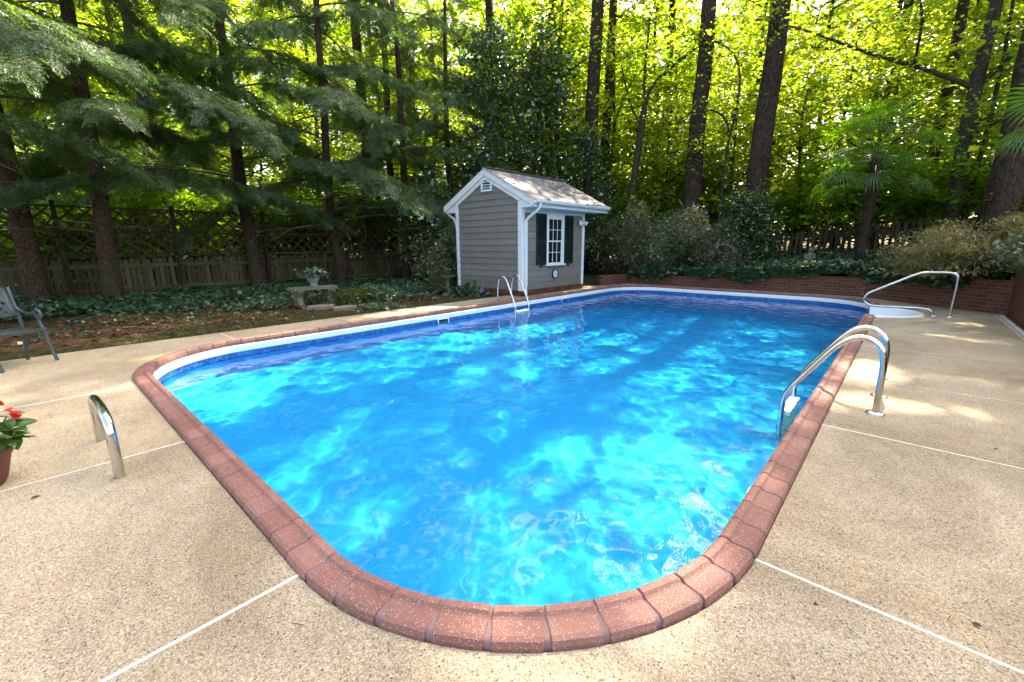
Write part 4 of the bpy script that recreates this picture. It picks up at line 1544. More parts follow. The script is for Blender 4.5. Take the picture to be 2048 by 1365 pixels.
MB().lathe([(0.0, 0.0), (0.16, 0.0), (0.15, 0.05), (0.07, 0.10), (0.06, 0.38), (0.11, 0.43), (0.25, 0.50), (0.26, 0.53), (0.23, 0.52), (0.0, 0.47)], n=20).build('basin', M['stone'], BB)

# seated stone figure in the ivy by the right-hand fence
sz = bed_z(1.6, 8.9)
ST = empty('stone_statue', L(1.58, 8.95, sz), YAW + 0.3, 'small weathered seated stone figure in the ivy before the picket fence', 'statue')
MB().box((0, 0, 0.07), (0.30, 0.26, 0.14)).build('plinth', M['stone'], ST)
sb = MB()
sb.tube(smooth_path([(0, 0.0, 0.14), (0, 0, 0.25), (0, 0.0, 0.38), (0, -0.01, 0.47), (0, -0.02, 0.50), (0, -0.03, 0.53), (0, -0.03, 0.60), (0, -0.03, 0.645)], 1), [0.10, 0.12, 0.12, 0.105, 0.10, 0.105, 0.10, 0.07, 0.05, 0.045, 0.05, 0.065, 0.072, 0.06, 0.04, 0.015], 12)
for sg in (-1, 1):
    sb.tube(smooth_path([(0.06 * sg, 0, 0.20), (0.10 * sg, -0.15, 0.24), (0.10 * sg, -0.16, 0.12)], 1), [0.06, 0.055, 0.05, 0.045, 0.035, 0.03], 8)
    sb.tube(smooth_path([(0.11 * sg, 0, 0.45), (0.14 * sg, -0.04, 0.33), (0.05 * sg, -0.14, 0.29)], 1), [0.04, 0.038, 0.032, 0.03, 0.034, 0.02], 8)
sb.build('figure', M['stone'], ST)

# lantern post among the trees
lx, ly = 5.06, 19.45
LZ = ground_z(lx, ly)
LP = empty('lamp_post', (lx, ly, LZ), 0, 'black garden lamp post with a frosted lantern behind the shrubs', 'lamp post')
hz = 2.32 - LZ
MB().tube([(0, 0, -0.05), (0, 0, hz)], 0.035, 10).build('post', M['black'], LP)
MB().lathe([(0.05, hz), (0.09, hz + 0.02), (0.10, hz + 0.30), (0.10, hz + 0.31)], n=6, smooth=False).build('lantern_glass', M['lamp_glass'], LP)
MB().lathe([(0.14, hz + 0.31), (0.13, hz + 0.33), (0.06, hz + 0.42), (0.02, hz + 0.44), (0.02, hz + 0.50), (0.0, hz + 0.51)], n=6, smooth=False).build('lantern_roof', M['black'], LP)

# ================================================================== fences
def picket_mesh(name, w, h, t, mat, point=0.05):
    v = [(-w / 2, -t / 2, 0), (w / 2, -t / 2, 0), (w / 2, -t / 2, h - point), (w * 0.18, -t / 2, h), (-w * 0.18, -t / 2, h), (-w / 2, -t / 2, h - point)]
    v += [(x, t / 2, z_) for x, _, z_ in v]
    f = [(0, 1, 2, 3, 4, 5), (11, 10, 9, 8, 7, 6)] + [(i, i + 6, (i + 1) % 6 + 6, (i + 1) % 6) for i in range(6)]
    f = [tuple(reversed(q)) if len(q) == 4 else q for q in f]
    return MB().add(v, f).mesh(name, mat)


FL = empty('lattice_fence', L(-12.6, 0, -0.04), YAW + PI / 2, 'old brown picket fence topped with wooden lattice behind the left trees', 'fence')
# local x runs along +b, local y along -a
pk = picket_mesh('picket', 0.105, 1.12, 0.02, M['picket'])
x = -11.6
while x < 8.0:
    o = obj('picket', pk, FL, (x, random.uniform(-0.006, 0.006), random.uniform(-0.02, 0.05)), (random.uniform(-0.015, 0.015), random.uniform(-0.02, 0.02), 0), (random.uniform(0.9, 1.05), 1, random.uniform(0.97, 1.04)))
    x += 0.130
for zz, hh in ((0.93, 0.10), (0.28, 0.09)):
    for k in range(8):
        MB().box((-11.6 + 2.45 * k + 1.22, -0.035, zz), (2.43, 0.04, hh)).build('rail', M['picket'], FL)
for k in range(9):
    xx = -11.6 + 2.45 * k
    h = 2.62 if xx < 2.2 else 1.3
    MB().box((xx, -0.06 - 0.045, h / 2), (0.10, 0.09, h)).build('post', M['darkwood'], FL)
LZ0, LZ1 = 1.24, 2.46
for k in range(6):
    x0, x1 = -11.6 + 2.45 * k, -11.6 + 2.45 * (k + 1)
    for zz in (LZ0 - 0.03, LZ1 + 0.03, (LZ0 + LZ1) / 2):
        MB().box(((x0 + x1) / 2, -0.06, zz), (x1 - x0 - 0.02, 0.045, 0.055)).build('lattice_rail', M['darkwood'], FL)
    hgt = LZ1 - LZ0
    sp = 0.33
    for sg in (1, -1):
        s = x0 - hgt + 0.05
        while s < x1 + hgt:
            # strip runs at 45 degrees
            a0 = (s, LZ0)
            a1 = (s + hgt, LZ1)
            if sg < 0:
                a0, a1 = (s + hgt, LZ0), (s, LZ1)
            dx = a1[0] - a0[0]
            t0, t1 = 0.0, 1.0
            for bd, ge in ((x0 + 0.05, True), (x1 - 0.05, False)):
                tt = (bd - a0[0]) / dx
                if (dx > 0) == ge:
                    t0 = max(t0, tt)
                else:
                    t1 = min(t1, tt)
            if t1 - t0 > 0.06:
                P_ = (a0[0] + dx * t0, -0.055 - 0.008 * sg, a0[1] + (a1[1] - a0[1]) * t0)
                Q_ = (a0[0] + dx * t1, -0.055 - 0.008 * sg, a0[1] + (a1[1] - a0[1]) * t1)
                MB().beam(P_, Q_, 0.008, 0.048, (0, 0, 1)).build('lattice_strip', M['darkwood'], FL)
            s += sp

FR = empty('picket_fence', L(0, 9.7, 0), YAW, 'dark weathered picket fence behind the ivy bed by the palm', 'fence')
pk2 = picket_mesh('picket', 0.085, 1.08, 0.02, M['blackwood'])
x = -2.2
while x < 7.8:
    zb = bed_z(x, 9.7)
    obj('picket', pk2, FR, (x, random.uniform(-0.005, 0.005), zb + random.uniform(-0.02, 0.02) + 0.03 * max(0, x)), (random.uniform(-0.02, 0.02), random.uniform(-0.03, 0.03), 0))
    x += 0.155
for zz in (0.22, 0.86):
    for k in range(4):
        xa, xb = -2.2 + 2.5 * k, -2.2 + 2.5 * (k + 1) - 0.01
        MB().beam((xa, 0.035, bed_z(xa, 9.7) + zz + 0.03 * max(0, xa)), (xb, 0.035, bed_z(xb, 9.7) + zz + 0.03 * max(0, xb)), 0.04, 0.09).build('rail', M['blackwood'], FR)
for k in range(5):
    xa = -2.2 + 2.5 * k
    MB().box((xa, 0.10, bed_z(xa, 9.7) + 0.55 + 0.03 * max(0, xa)), (0.09, 0.09, 1.25)).build('post', M['blackwood'], FR)

# ================================================================== neighbour's house beyond the left fence
HS = empty('neighbour_house', (-22.5, 15.5, 0), YAW + 0.35, 'pale grey neighbouring house glimpsed through the lattice fence', 'house')
MB().box((0, 0, 1.5), (7.0, 13.0, 3.0)).build('wall', M['house_wall'], HS)
rf = MB()
rf.add([(-4.0, -7, 2.9), (4.0, -7, 2.9), (0, -7, 5.2), (-4.0, 7, 2.9), (4.0, 7, 2.9), (0, 7, 5.2)], [(0, 1, 2), (5, 4, 3), (1, 4, 5, 2), (3, 0, 2, 5), (0, 3, 4, 1)])
rf.build('roof', M['house_roof'], HS)
for yy in (-4.2, -1.2, 2.0, 4.6):
    wo = MB().box((3.51, yy, 1.75), (0.08, 1.1, 1.4)).build('window', M['white'], HS)
    MB().box((3.56, yy, 1.75), (0.02, 0.95, 1.25)).build('pane', M['glass'], wo)
for k in range(12):
    MB().box((3.512, 0, 0.35 + 0.22 * k), (0.02, 12.9, 0.03)).build('siding_lap', M['house_wall'], HS)

# ================================================================== vegetation
def stamp(pv, pf, Rm, T):
    """copies of a small shape: pv (n,3), pf (m,k), Rm (c,3,3), T (c,3)"""
    c_ = len(T)
    v = np.einsum('cij,nj->cni', Rm, pv) + T[:, None, :]
    f = pf[None] + (np.arange(c_) * len(pv))[:, None, None]
    return v.reshape(-1, 3), f.reshape(-1, pf.shape[1])


def frames(d, up, g):
    """rotation matrices whose y axis is d and z axis near up"""
    d = d / np.linalg.norm(d, axis=1, keepdims=True)
    x = np.cross(d, up)
    x /= np.linalg.norm(x, axis=1, keepdims=True) + 1e-9
    z = np.cross(x, d)
    return np.stack([x, d, z], axis=2)


def joinm(parts):
    V, F, n = [], [], 0
    for v, f in parts:
        V.append(v)
        F.append(f + n)
        n += len(v)
    return np.concatenate(V), np.concatenate(F)


LEAF_V = np.array([(0, 0, 0), (0.42, 0.45, 0.10), (0, 1, -0.05), (-0.42, 0.45, 0.10)], float)
LEAF_F = np.array([(0, 1, 2, 3)])
NEED_V = np.array([(-0.12, 0, 0), (0.12, 0, 0), (0.08, 1, 0), (-0.08, 1, 0)], float)


def leaves_at(P, g, size, tilt=0.5, shape=LEAF_V, var=0.34, flat=True, droop=0.0):
    """leaves at points P with random heading, lying near level when flat"""
    n = len(P)
    th = g.uniform(0, 2 * PI, n)
    d = np.stack([np.cos(th), np.sin(th), g.normal(-droop, tilt * 0.6, n)], 1)
    if flat:
        up = np.stack([g.normal(0, tilt, n), g.normal(0, tilt, n), np.ones(n)], 1)
    else:
        up = g.normal(0, 1, (n, 3))
    R = frames(d, up, g)
    s = size * np.exp(g.normal(0, var, n))
    return stamp(shape, LEAF_F, R * s[:, None, None], P)


def tube_np(pts, rad, n=7):
    pts = np.asarray(pts, float)
    rad = np.asarray(rad, float)
    T = np.gradient(pts, axis=0)
    T /= np.linalg.norm(T, axis=1, keepdims=True) + 1e-9
    ref = np.array([1.0, 0.13, 0.0]) if abs(T[0, 2]) > 0.8 else np.array([0, 0, 1.0])
    X = np.cross(T, ref)
    X /= np.linalg.norm(X, axis=1, keepdims=True) + 1e-9
    Y = np.cross(T, X)
    a = np.linspace(0, 2 * PI, n, endpoint=False)
    v = pts[:, None] + rad[:, None, None] * (X[:, None] * np.cos(a)[None, :, None] + Y[:, None] * np.sin(a)[None, :, None])
    m = len(pts)
    i = np.arange(m - 1)[:, None]
    k = np.arange(n)[None]
    k2 = (k + 1) % n
    f = np.stack([i * n + k, i * n + k2, (i + 1) * n + k2, (i + 1) * n + k], -1).reshape(-1, 4)
    return v.reshape(-1, 3), f


def trunk_np(h, r0, r1, g, wob=0.10, flare=1.35, n=14, m=22, lean=(0, 0)):
    z = np.linspace(0, 1, m) ** 1.3 * h
    ph = g.uniform(0, 6, 4)
    x = wob * (np.sin(z * 0.5 + ph[0]) - np.sin(ph[0])) + 0.3 * wob * (np.sin(z * 1.3 + ph[1]) - np.sin(ph[1])) + lean[0] * z / h
    y = wob * (np.sin(z * 0.45 + ph[2]) - np.sin(ph[2])) + 0.3 * wob * (np.sin(z * 1.2 + ph[3]) - np.sin(ph[3])) + lean[1] * z / h
    r = r0 + (r1 - r0) * z / h + r0 * (flare - 1) * np.exp(-z / 0.35)
    pts = np.stack([x, y, z - 0.15], 1)
    v, f = tube_np(pts, r, n)
    # uneven girth
    a = np.tile(np.arange(n) * 2 * PI / n, m)
    zz = np.repeat(z, n)
    c = np.repeat(pts, n, axis=0)
    k = 1 + 0.05 * np.sin(3 * a + zz * 0.8) + 0.04 * np.sin(5 * a - zz * 1.7) + 0.10 * np.exp(-zz / 0.3) * np.sin(4 * a)
    v = c + (v - c) * k[:, None]
    return (v, f), pts


def at_z(pts, z):
    return np.array([np.interp(z, pts[:, 2], pts[:, i]) for i in range(3)])


def branch_curve(p, az, ln, rise, droop, g, m=9, wig=0.06):
    t = np.linspace(0, 1, m)
    d = np.array([math.cos(az), math.sin(az), 0])
    sd = np.array([-math.sin(az), math.cos(az), 0])
    z = rise * t * ln - droop * ln * t ** 2
    w = wig * ln * (np.sin(t * 4 + g.uniform(0, 6)) * t)
    return p + d * (t * ln)[:, None] + sd * w[:, None] + np.array([0, 0, 1]) * z[:, None]


# ---- hemlock: drooping flat sprays along long branches
def spray_proto(g, ln=0.52):
    """one drooping hemlock spray along +y, needles in flat rows"""
    V, F, n = [], [], 0
    twigs = [((0, 0, 0), (0, 1, 0), ln)]
    for k in range(9):
        t = 0.10 + 0.80 * k / 8
        for sg in (-1, 1):
            L_ = ln * (0.42 * (1 - t) + 0.10) * g.uniform(0.75, 1.2)
            twigs.append(((0, t * ln, -0.10 * ln * t * t), (sg * 0.78, 0.62, g.normal(-0.12, 0.10)), L_))
    pos, dirs, sz = [], [], []
    for (b, d, L_) in twigs:
        d = np.array(d) / np.linalg.norm(d)
        m = max(3, int(L_ / 0.037))
        for j in range(m):
            t = (j + 0.5) / m
            p = np.array(b) + d * t * L_ + np.array([0, 0, -0.20 * L_ * t * t])
            side = np.cross(d, [0, 0, 1])
            sg = 1 if j % 2 else -1
            nd = d * 0.75 + side * sg * 0.8 + np.array([0, 0, g.normal(-0.05, 0.15)])
            pos.append(p)
            dirs.append(nd)
            sz.append(g.uniform(0.046, 0.068))
    pos, dirs, sz = map(np.array, (pos, dirs, sz))
    up = np.tile([0, 0, 1.0], (len(pos), 1)) + g.normal(0, 0.25, (len(pos), 3))
    sh = NEED_V * np.array([1.5, 1, 1])
    return stamp(sh, LEAF_F, frames(dirs, up, g) * sz[:, None, None], pos)


gS = np.random.default_rng(11)
SPRAYS = [spray_proto(gS) for _ in range(4)]


def hemlock_branch(p, az, ln, rise, droop, g, r0=0.03, dens=1.0, start=0.25):
    """returns wood and foliage arrays of one branch"""
    wood, fol = [], []
    c = branch_curve(p, az, ln, rise, droop, g)
    wood.append(tube_np(c, np.linspace(r0, 0.006, len(c)), 5))
    nsub = max(4, int(ln * 6.4 * dens))
    tt = np.linspace(start, 1.0, nsub)
    pts, drs = [], []
    for i, t in enumerate(tt):
        q = np.array([np.interp(t, np.linspace(0, 1, len(c)), c[:, k]) for k in range(3)])
        sg = 1 if i % 2 else -1
        a2 = az + sg * g.uniform(0.5, 1.05) * (1 - 0.55 * t)
        l2 = ln * g.uniform(0.16, 0.30) * (1.25 - t * 0.8) + 0.12
        sub = branch_curve(q, a2, l2, g.uniform(-0.05, 0.12), g.uniform(0.25, 0.6), g, 5)
        wood.append(tube_np(sub, np.linspace(0.008, 0.003, 5), 4))
        m = max(2, int(l2 / 0.13))
        for j in range(m):
            u_ = (j + 0.7) / m
            qq = np.array([np.interp(u_, np.linspace(0, 1, 5), sub[:, k]) for k in range(3)])
            s2 = 1 if j % 2 else -1
            a3 = a2 + s2 * g.uniform(0.2, 0.9) * (1.0 if u_ < 0.95 else 0.1)
            pts.append(qq)
            drs.append([math.cos(a3), math.sin(a3), g.uniform(-1.3, -0.2)])
    pts, drs = np.array(pts), np.array(drs)
    which = g.integers(0, 4, len(pts))
    for w in range(4):
        s = which == w
        if s.sum() == 0:
            continue
        up = np.tile([0, 0, 1.0], (s.sum(), 1)) + g.normal(0, 0.22, (s.sum(), 3))
        R = frames(drs[s], up, g) * g.uniform(0.60, 1.10, s.sum())[:, None, None]
        fol.append(stamp(SPRAYS[w][0], SPRAYS[w][1], R, pts[s]))
    return wood, fol


def make_hemlock(seed, h=13, r0=0.25, z0=3.6, nb=34, blen=3.6, bare=5, wob=0.08):
    g = np.random.default_rng(seed)
    tr, pts = trunk_np(h, r0, 0.05, g, wob)
    wood, fol, dead = [], [], []
    for i in range(nb):
        z = z0 + (h - z0 - 0.8) * (i / nb) ** 0.9
        k = 1 - 0.72 * (z - z0) / (h - z0)
        az = i * 2.4 + g.uniform(-0.4, 0.4)
        w, f = hemlock_branch(at_z(pts, z), az, blen * k * g.uniform(0.8, 1.15), g.uniform(0.0, 0.25), g.uniform(0.28, 0.55), g)
        wood += w
        fol += f
    for i in range(bare):
        z = g.uniform(1.6, z0 + 0.3)
        c = branch_curve(at_z(pts, z), g.uniform(0, 6.28), g.uniform(1.2, 3.2), g.uniform(0.02, 0.25), g.uniform(0.1, 0.35), g, 9, 0.10)
        dead.append(tube_np(c, np.linspace(0.024, 0.005, 9), 5))
    return (np_mesh('trunk', *tr, M['bark_hemlock'], True), np_mesh('branches', *joinm(wood + dead), M['twig'], True), np_mesh('crown', *joinm(fol), M['hemlock']))


def place_tree(name, meshes, loc, rz, sc, label, cat='tree', group=None, names=('trunk', 'branches', 'crown')):
    e = empty(name, loc, rz, label, cat, group)
    e.scale = (sc if isinstance(sc, tuple) else (sc, sc, sc))
    for nm, me in zip(names, meshes):
        if me is not None:
            obj(nm, me, e)
    return e


HEM = [make_hemlock(21, 13.5, 0.20, 3.4, 27, 4.6, 9), make_hemlock(22, 12.0, 0.14, 2.9, 26, 3.8, 10)]
hem_spots = [
    (-10.13, 11.06, 0, 0.6, 1.0, 'stout hemlock with reddish bare trunk in front of the lattice fence'),
    (-11.66, 10.70, 0, 2.4, 1.12, 'thick dark hemlock trunk at the fence near the photo\'s left edge'),
    (-8.55, 14.70, 0, 4.1, 1.05, 'dark hemlock standing before the fence midway between stout trunk and shed'),
    (-6.06, 15.60, 1, 1.2, 1.10, 'slender reddish hemlock trunk just left of the shed plants'),
    (-10.6, 6.9, 0, 5.2, 0.98, 'near hemlock whose pale drooping boughs hang in at upper left'),
    (-4.4, 18.2, 1, 3.0, 1.15, 'hemlock with feathery boughs behind the fence left of the shed'),
    (-2.6, 20.2, 0, 2.0, 0.92, 'hemlock rising behind the shed roof'),
]
for (x, y, k, rz, s, lb) in hem_spots:
    if not lb:
        continue
    place_tree('hemlock_tree', HEM[k], (x, y, ground_z(x, y)), rz, s, lb, group='hemlocks along the left fence')


# ---- broadleaved trees
def make_broad(seed, h, r0, z0, nb, blen, mat, leaf=0.10, ncl=20, nl=20, barkm='bark_smooth', flat=0.42, rise=0.45, droop=0.12, spread=0.30, wob=0.18, top=0.35, vs=0.35, cull=None, limbs=None):
    g = np.random.default_rng(seed)
    tr, pts = trunk_np(h * 0.95, r0, 0.035, g, wob, 1.2, 10, 18)
    wood = []
    P = []
    for i in range(nb):
        f_ = (i + 0.5) / nb
        z = z0 + (h * 0.93 - z0) * f_
        k = (1 - (1 - top) * f_) * (0.75 + 0.5 * g.random())
        az = i * 2.399 + g.uniform(-0.5, 0.5)
        c = branch_curve(at_z(pts, z), az, blen * k, rise * g.uniform(0.4, 1.4), droop * g.uniform(0.5, 1.5), g, 7, 0.08)
        wood.append(tube_np(c, np.linspace(0.012 + 0.01 * blen * k, 0.005, 7), 5))
        t = np.sort(g.uniform(0.22, 1.05, ncl)) ** 0.8
        base = np.stack([np.interp(t, np.linspace(0, 1, 7), c[:, q]) for q in range(3)], 1)
        off = g.normal(0, 1, (ncl, 3)) * np.array([0.42, 0.42, 0.16]) * (0.3 + 0.22 * blen * k)
        C_ = base + off
        for q in range(ncl):
            if q % 3 == 0:
                wood.append(tube_np(np.array([base[q], (base[q] + C_[q]) / 2 + [0, 0, 0.03], C_[q]]), np.array([0.008, 0.005, 0.003]), 4))
        pp = np.repeat(C_, nl, axis=0) + g.normal(0, 1, (ncl * nl, 3)) * np.array([spread, spread, spread * vs])
        P.append(pp)
    P = np.concatenate(P)
    if cull is not None:
        P = P[cull(P)]
    lv = leaves_at(P, g, leaf, flat, droop=0.25)
    return (np_mesh('trunk', *tr, M[barkm], True), np_mesh('branches', *joinm(wood), M[barkm], True), np_mesh('crown', *lv, M[mat]))


BR = [
    make_broad(31, 9.5, 0.10, 1.6, 26, 3.3, 'maple', 0.145, 15, 9),
    make_broad(32, 12.5, 0.13, 2.0, 30, 3.5, 'maple', 0.145, 15, 9, top=0.6),
    make_broad(33, 7.5, 0.08, 1.0, 24, 3.0, 'maple', 0.135, 15, 9),
    make_broad(34, 13.0, 0.14, 2.0, 32, 3.5, 'beech', 0.15, 18, 12, top=0.6),
    make_broad(35, 4.2, 0.05, 0.4, 22, 2.0, 'beech', 0.12, 16, 12, rise=0.6),
    make_broad(36, 3.4, 0.05, 0.3, 20, 2.0, 'gold', 0.12, 16, 12, rise=0.5),
    make_broad(37, 13.5, 0.14, 0.8, 46, 4.0, 'maple', 0.19, 18, 11, top=0.7),
]


def polar(az_deg, d):
    a = math.radians(az_deg)
    return d * math.sin(a), d * math.cos(a)


gb = np.random.default_rng(5)
far_spots = [(az, d, k, s, 'r') for (az, d, k, s) in [(14.5, 21.5, 2, 0.9), (19, 21.5, 2, 0.95), (26, 21, 2, 0.95), (33, 21, 2, 1.0), (40, 20.5, 2, 1.0), (47, 20, 2, 1.0)]]
# right-hand wood, sunlit
for (az, d, k, s) in [(8, 24, 0, 1.05), (16, 24, 0, 1.05), (22.5, 23.5, 0, 0.95), (29, 23.5, 0, 1.0), (36, 24, 0, 1.0), (43.5, 23.5, 0, 1.0), (51, 22.5, 0, 1.0), (57, 22, 1, 1.0), (3, 23.5, 3, 1.0), (6, 21.5, 1, 1.05), (11.5, 22.5, 1, 1.0), (19, 26, 1, 1.0)]:
    far_spots.append((az, d, k, s, 'r'))
for (az, d, k, s) in [(-4, 27, 1, 1.05), (-11, 28, 1, 1.0), (-18, 26, 0, 1.05), (-25, 28, 1, 1.05), (-32, 27, 0, 1.05), (-39, 28, 1, 1.0), (-46, 26, 0, 1.0), (-8, 36, 6, 1.1), (-15, 37, 6, 1.15), (-22, 37, 6, 1.15), (-29, 36, 6, 1.1), (-36, 37, 6, 1.15), (-43, 36, 6, 1.1), (-50, 36, 6, 1.1)]:
    far_spots.append((az, d, k, s, 'l'))
for az, d, k, s, side_ in far_spots:
    x, y = polar(az + gb.uniform(-0.8, 0.8), d)
    place_tree('woodland_tree', BR[k], (x, y, ground_z(x, y)), gb.uniform(0, 6.28), s,
               'yellow green broadleaved tree in the sunlit wood beyond the right fence' if side_ == 'r' else 'green broadleaved tree in the wood beyond the left fence',
               group='sunlit wood beyond the right fence' if side_ == 'r' else 'wood beyond the left fence')
for i, az in enumerate(np.arange(2, 62, 5.2)):
    x, y = polar(az + gb.uniform(-1, 1), gb.uniform(35, 38))
    place_tree('woodland_tree', BR[6], (x, y, ground_z(x, y)), gb.uniform(0, 6.28), gb.uniform(1.0, 1.2), 'far yellow green tree closing the wood beyond the right fence', group='far edge of the wood beyond the right fence')
for i, az in enumerate(np.arange(-52, 63, 7.6)):
    x, y = polar(az + gb.uniform(-1, 1), gb.uniform(43, 46))
    place_tree('woodland_tree', BR[6], (x, y, ground_z(x, y)), gb.uniform(0, 6.28), gb.uniform(1.6, 1.8), 'very tall tree at the very back of the wood, closing the sky', group='tall trees at the back of the wood')
# low undergrowth closing the wood near the ground
for i, az in enumerate(np.arange(-52, 60, 3.1)):
    d = gb.uniform(20.5, 27) if az > 2 else gb.uniform(23, 29)
    x, y = polar(az, d)
    k = 5 if (az > 26 and i % 3 == 0) else 4
    place_tree('undergrowth_bush', BR[k], (x, y, ground_z(x, y)), gb.uniform(0, 6.28), gb.uniform(0.85, 1.25),
               ('leafy bush in the undergrowth beyond the right fence' if az > 2 else 'leafy bush in the undergrowth beyond the left fence') if k == 4 else 'golden yellow bush in the undergrowth beyond the right fence', 'bush',
               ('undergrowth beyond the right fence' if az > 2 else 'undergrowth beyond the left fence') if k == 4 else 'golden bushes beyond the right fence')

for i, (az, d) in enumerate([(-47, 20), (-43, 20.5), (-39, 19.5), (-34.5, 20), (-30, 20.5), (-26, 20.5), (-21, 21), (-16, 21.5), (-11, 22), (17, 21), (21.5, 20.5), (26.5, 20), (31, 19.8), (35.5, 19.5), (40, 19), (45, 18.8), (49.5, 18.5)]):
    x, y = polar(az, d)
    place_tree('undergrowth_bush', BR[4], (x, y, ground_z(x, y)), gb.uniform(0, 6.28), (1.05, 1.05, gb.uniform(0.55, 0.85)),
               'leafy bush close behind the left lattice fence' if az < 0 else 'leafy bush close behind the right picket fence', 'bush', 'bushes close behind the left fence' if az < 0 else 'bushes close behind the right fence')

# glossy evergreens behind the shed and bed
HO = make_broad(41, 8.2, 0.10, 1.0, 36, 1.9, 'holly', 0.085, 20, 18, flat=0.7, rise=0.3, vs=0.8, spread=0.22)
for (x, y, s, lb) in [(-0.6, 17.9, 1.15, 'dark glossy evergreen rising left of the shed ridge'), (1.3, 18.6, 1.2, 'tall dark glossy evergreen behind the shed roof'), (2.9, 18.3, 0.7, 'short dark evergreen right of the shed roof'),
                      (-2.55, 16.0, 0.42, 'low dark evergreen at the shed\'s rear corner')]:
    place_tree('evergreen_tree', HO, (x, y, ground_z(x, y)), x * 2, s, lb, group='glossy evergreens by the shed')
HO2 = make_broad(42, 2.6, 0.04, 0.3, 26, 1.1, 'holly', 0.06, 18, 22, flat=0.7, rise=0.4, vs=0.8, spread=0.16)
x, y = L(-0.2, 9.1)[:2]
place_tree('evergreen_shrub', HO2, (x, y, ground_z(x, y)), 1.0, 0.95, 'dark evergreen shrub at the fence below the leaning pine trunk', 'shrub')

# ---- tall pines: bare trunks in view, crowns high above, gaps left where sun reaches the ground
SPOTS = []        # (x, y, rx, ry, angle) ellipses on the ground where sun comes through


def spot(a, b, ra, rb, ang=0.0):
    w = L(a, b)
    SPOTS.append((w[0], w[1], ra * 1.35, rb * 1.35, YAW + ang))


# paving and coping
spot(3.75, -1.35, 0.30, 0.55)
spot(4.75, -1.1, 0.50, 0.20)
spot(4.35, -2.3, 0.40, 0.22)
spot(5.1, 0.9, 0.45, 0.16)
spot(4.5, 1.7, 0.5, 0.12)
spot(4.9, 3.6, 0.45, 0.3)
spot(4.6, -3.0, 0.30, 0.14)
spot(4.4, 0.3, 0.55, 0.10, 0.2)
spot(5.0, -0.3, 0.5, 0.12, -0.15)
spot(4.2, 2.9, 0.5, 0.16, 0.1)
spot(5.0, 2.6, 0.35, 0.12)
spot(-4.0, -1.6, 0.25, 1.5)
spot(-4.1, 3.9, 0.4, 1.2)
spot(-1.95, -7.1, 0.09, 0.35)
spot(-1.1, -7.6, 0.14, 0.4)
# shed roof
spot(-7.5, 0.2, 0.7, 1.0)


gw_ = np.random.default_rng(404)
WAVES = [(2 * PI / (0.8 * (3.6 / 0.8) ** gw_.random()), gw_.uniform(0, 2 * PI), gw_.uniform(0, 2 * PI)) for _ in range(26)]


def patchy(G):
    """smooth random field of patches on the ground, roughly unit normal"""
    s = np.zeros(len(G))
    for k, th, ph in WAVES:
        s += np.sin(k * (G[:, 0] * math.cos(th) + G[:, 1] * math.sin(th)) + ph)
    return s / math.sqrt(len(WAVES) / 2)


def sun_cull(ox, oy, oz):
    def f(P):
        W = P + np.array([ox, oy, oz])
        G = W[:, :2] - SUN[None, :2] * (W[:, 2:3] / SUN[2])
        ab = np.stack([(G - PC) @ UA, (G - PC) @ VB], 1)
        over_pool = (np.abs(ab[:, 0]) < 3.5) & (np.abs(ab[:, 1]) < 6.8)
        keep = patchy(G) > np.where(over_pool, -1.3, np.where((ab[:, 0] > 3.5) & (ab[:, 1] > -3.6), -1.0, np.where((ab[:, 1] > 7.2) & (ab[:, 0] > -7), 0.6, -1.75)))
        keep &= ~(over_pool & (np.random.default_rng(len(P)).random(len(P)) > 0.16))
        for (sx, sy, ra, rb, an) in SPOTS:
            dx, dy = G[:, 0] - sx, G[:, 1] - sy
            u_ = (dx * math.cos(an) + dy * math.sin(an)) / ra
            v_ = (-dx * math.sin(an) + dy * math.cos(an)) / rb
            keep &= (u_ * u_ + v_ * v_) > 1.0
        return keep
    return f


def make_pine(seed, x, y, h, r0, zc, nb=26, blen=4.0, ncl=11, leaf=0.22, bark='bark_pine', stubs=5, ivy=False):
    g = np.random.default_rng(seed)
    oz = ground_z(x, y)
    tr, pts = trunk_np(h, r0, 0.07, g, 0.05, 1.25, 18, 26)
    wood, P = [], []
    for i in range(nb):
        f_ = (i + 0.5) / nb
        z = zc + (h - zc - 0.5) * f_
        k = (1 - 0.55 * f_) * g.uniform(0.7, 1.15)
        az = i * 2.4 + g.uniform(-0.5, 0.5)
        c = branch_curve(at_z(pts, z), az, blen * k, g.uniform(0.1, 0.4), 0.15, g, 6, 0.07)
        wood.append(tube_np(c, np.linspace(0.07, 0.012, 6), 5))
        t = g.uniform(0.3, 1.05, ncl)
        base = np.stack([np.interp(t, np.linspace(0, 1, 6), c[:, q]) for q in range(3)], 1)
        C_ = base + g.normal(0, 1, (ncl, 3)) * np.array([0.5, 0.5, 0.3])
        P.append(np.repeat(C_, 70, axis=0) + g.normal(0, 1, (ncl * 70, 3)) * np.array([0.40, 0.40, 0.25]))
    P = np.concatenate(P)
    P = P[sun_cull(x, y, oz)(P)]
    lv = leaves_at(P, g, leaf, 0.9, NEED_V * np.array([1.6, 1, 1]), flat=False)
    for i in range(stubs):
        c = branch_curve(at_z(pts, g.uniform(3.5, zc)), g.uniform(0, 6.28), g.uniform(0.4, 1.6), g.uniform(0.0, 0.5), 0.2, g, 6, 0.12)
        wood.append(tube_np(c, np.linspace(0.03, 0.006, 6), 5))
    return (np_mesh('trunk', *tr, M[bark], True), np_mesh('branches', *joinm(wood), M[bark], True), np_mesh('crown', *lv, M['pine']))


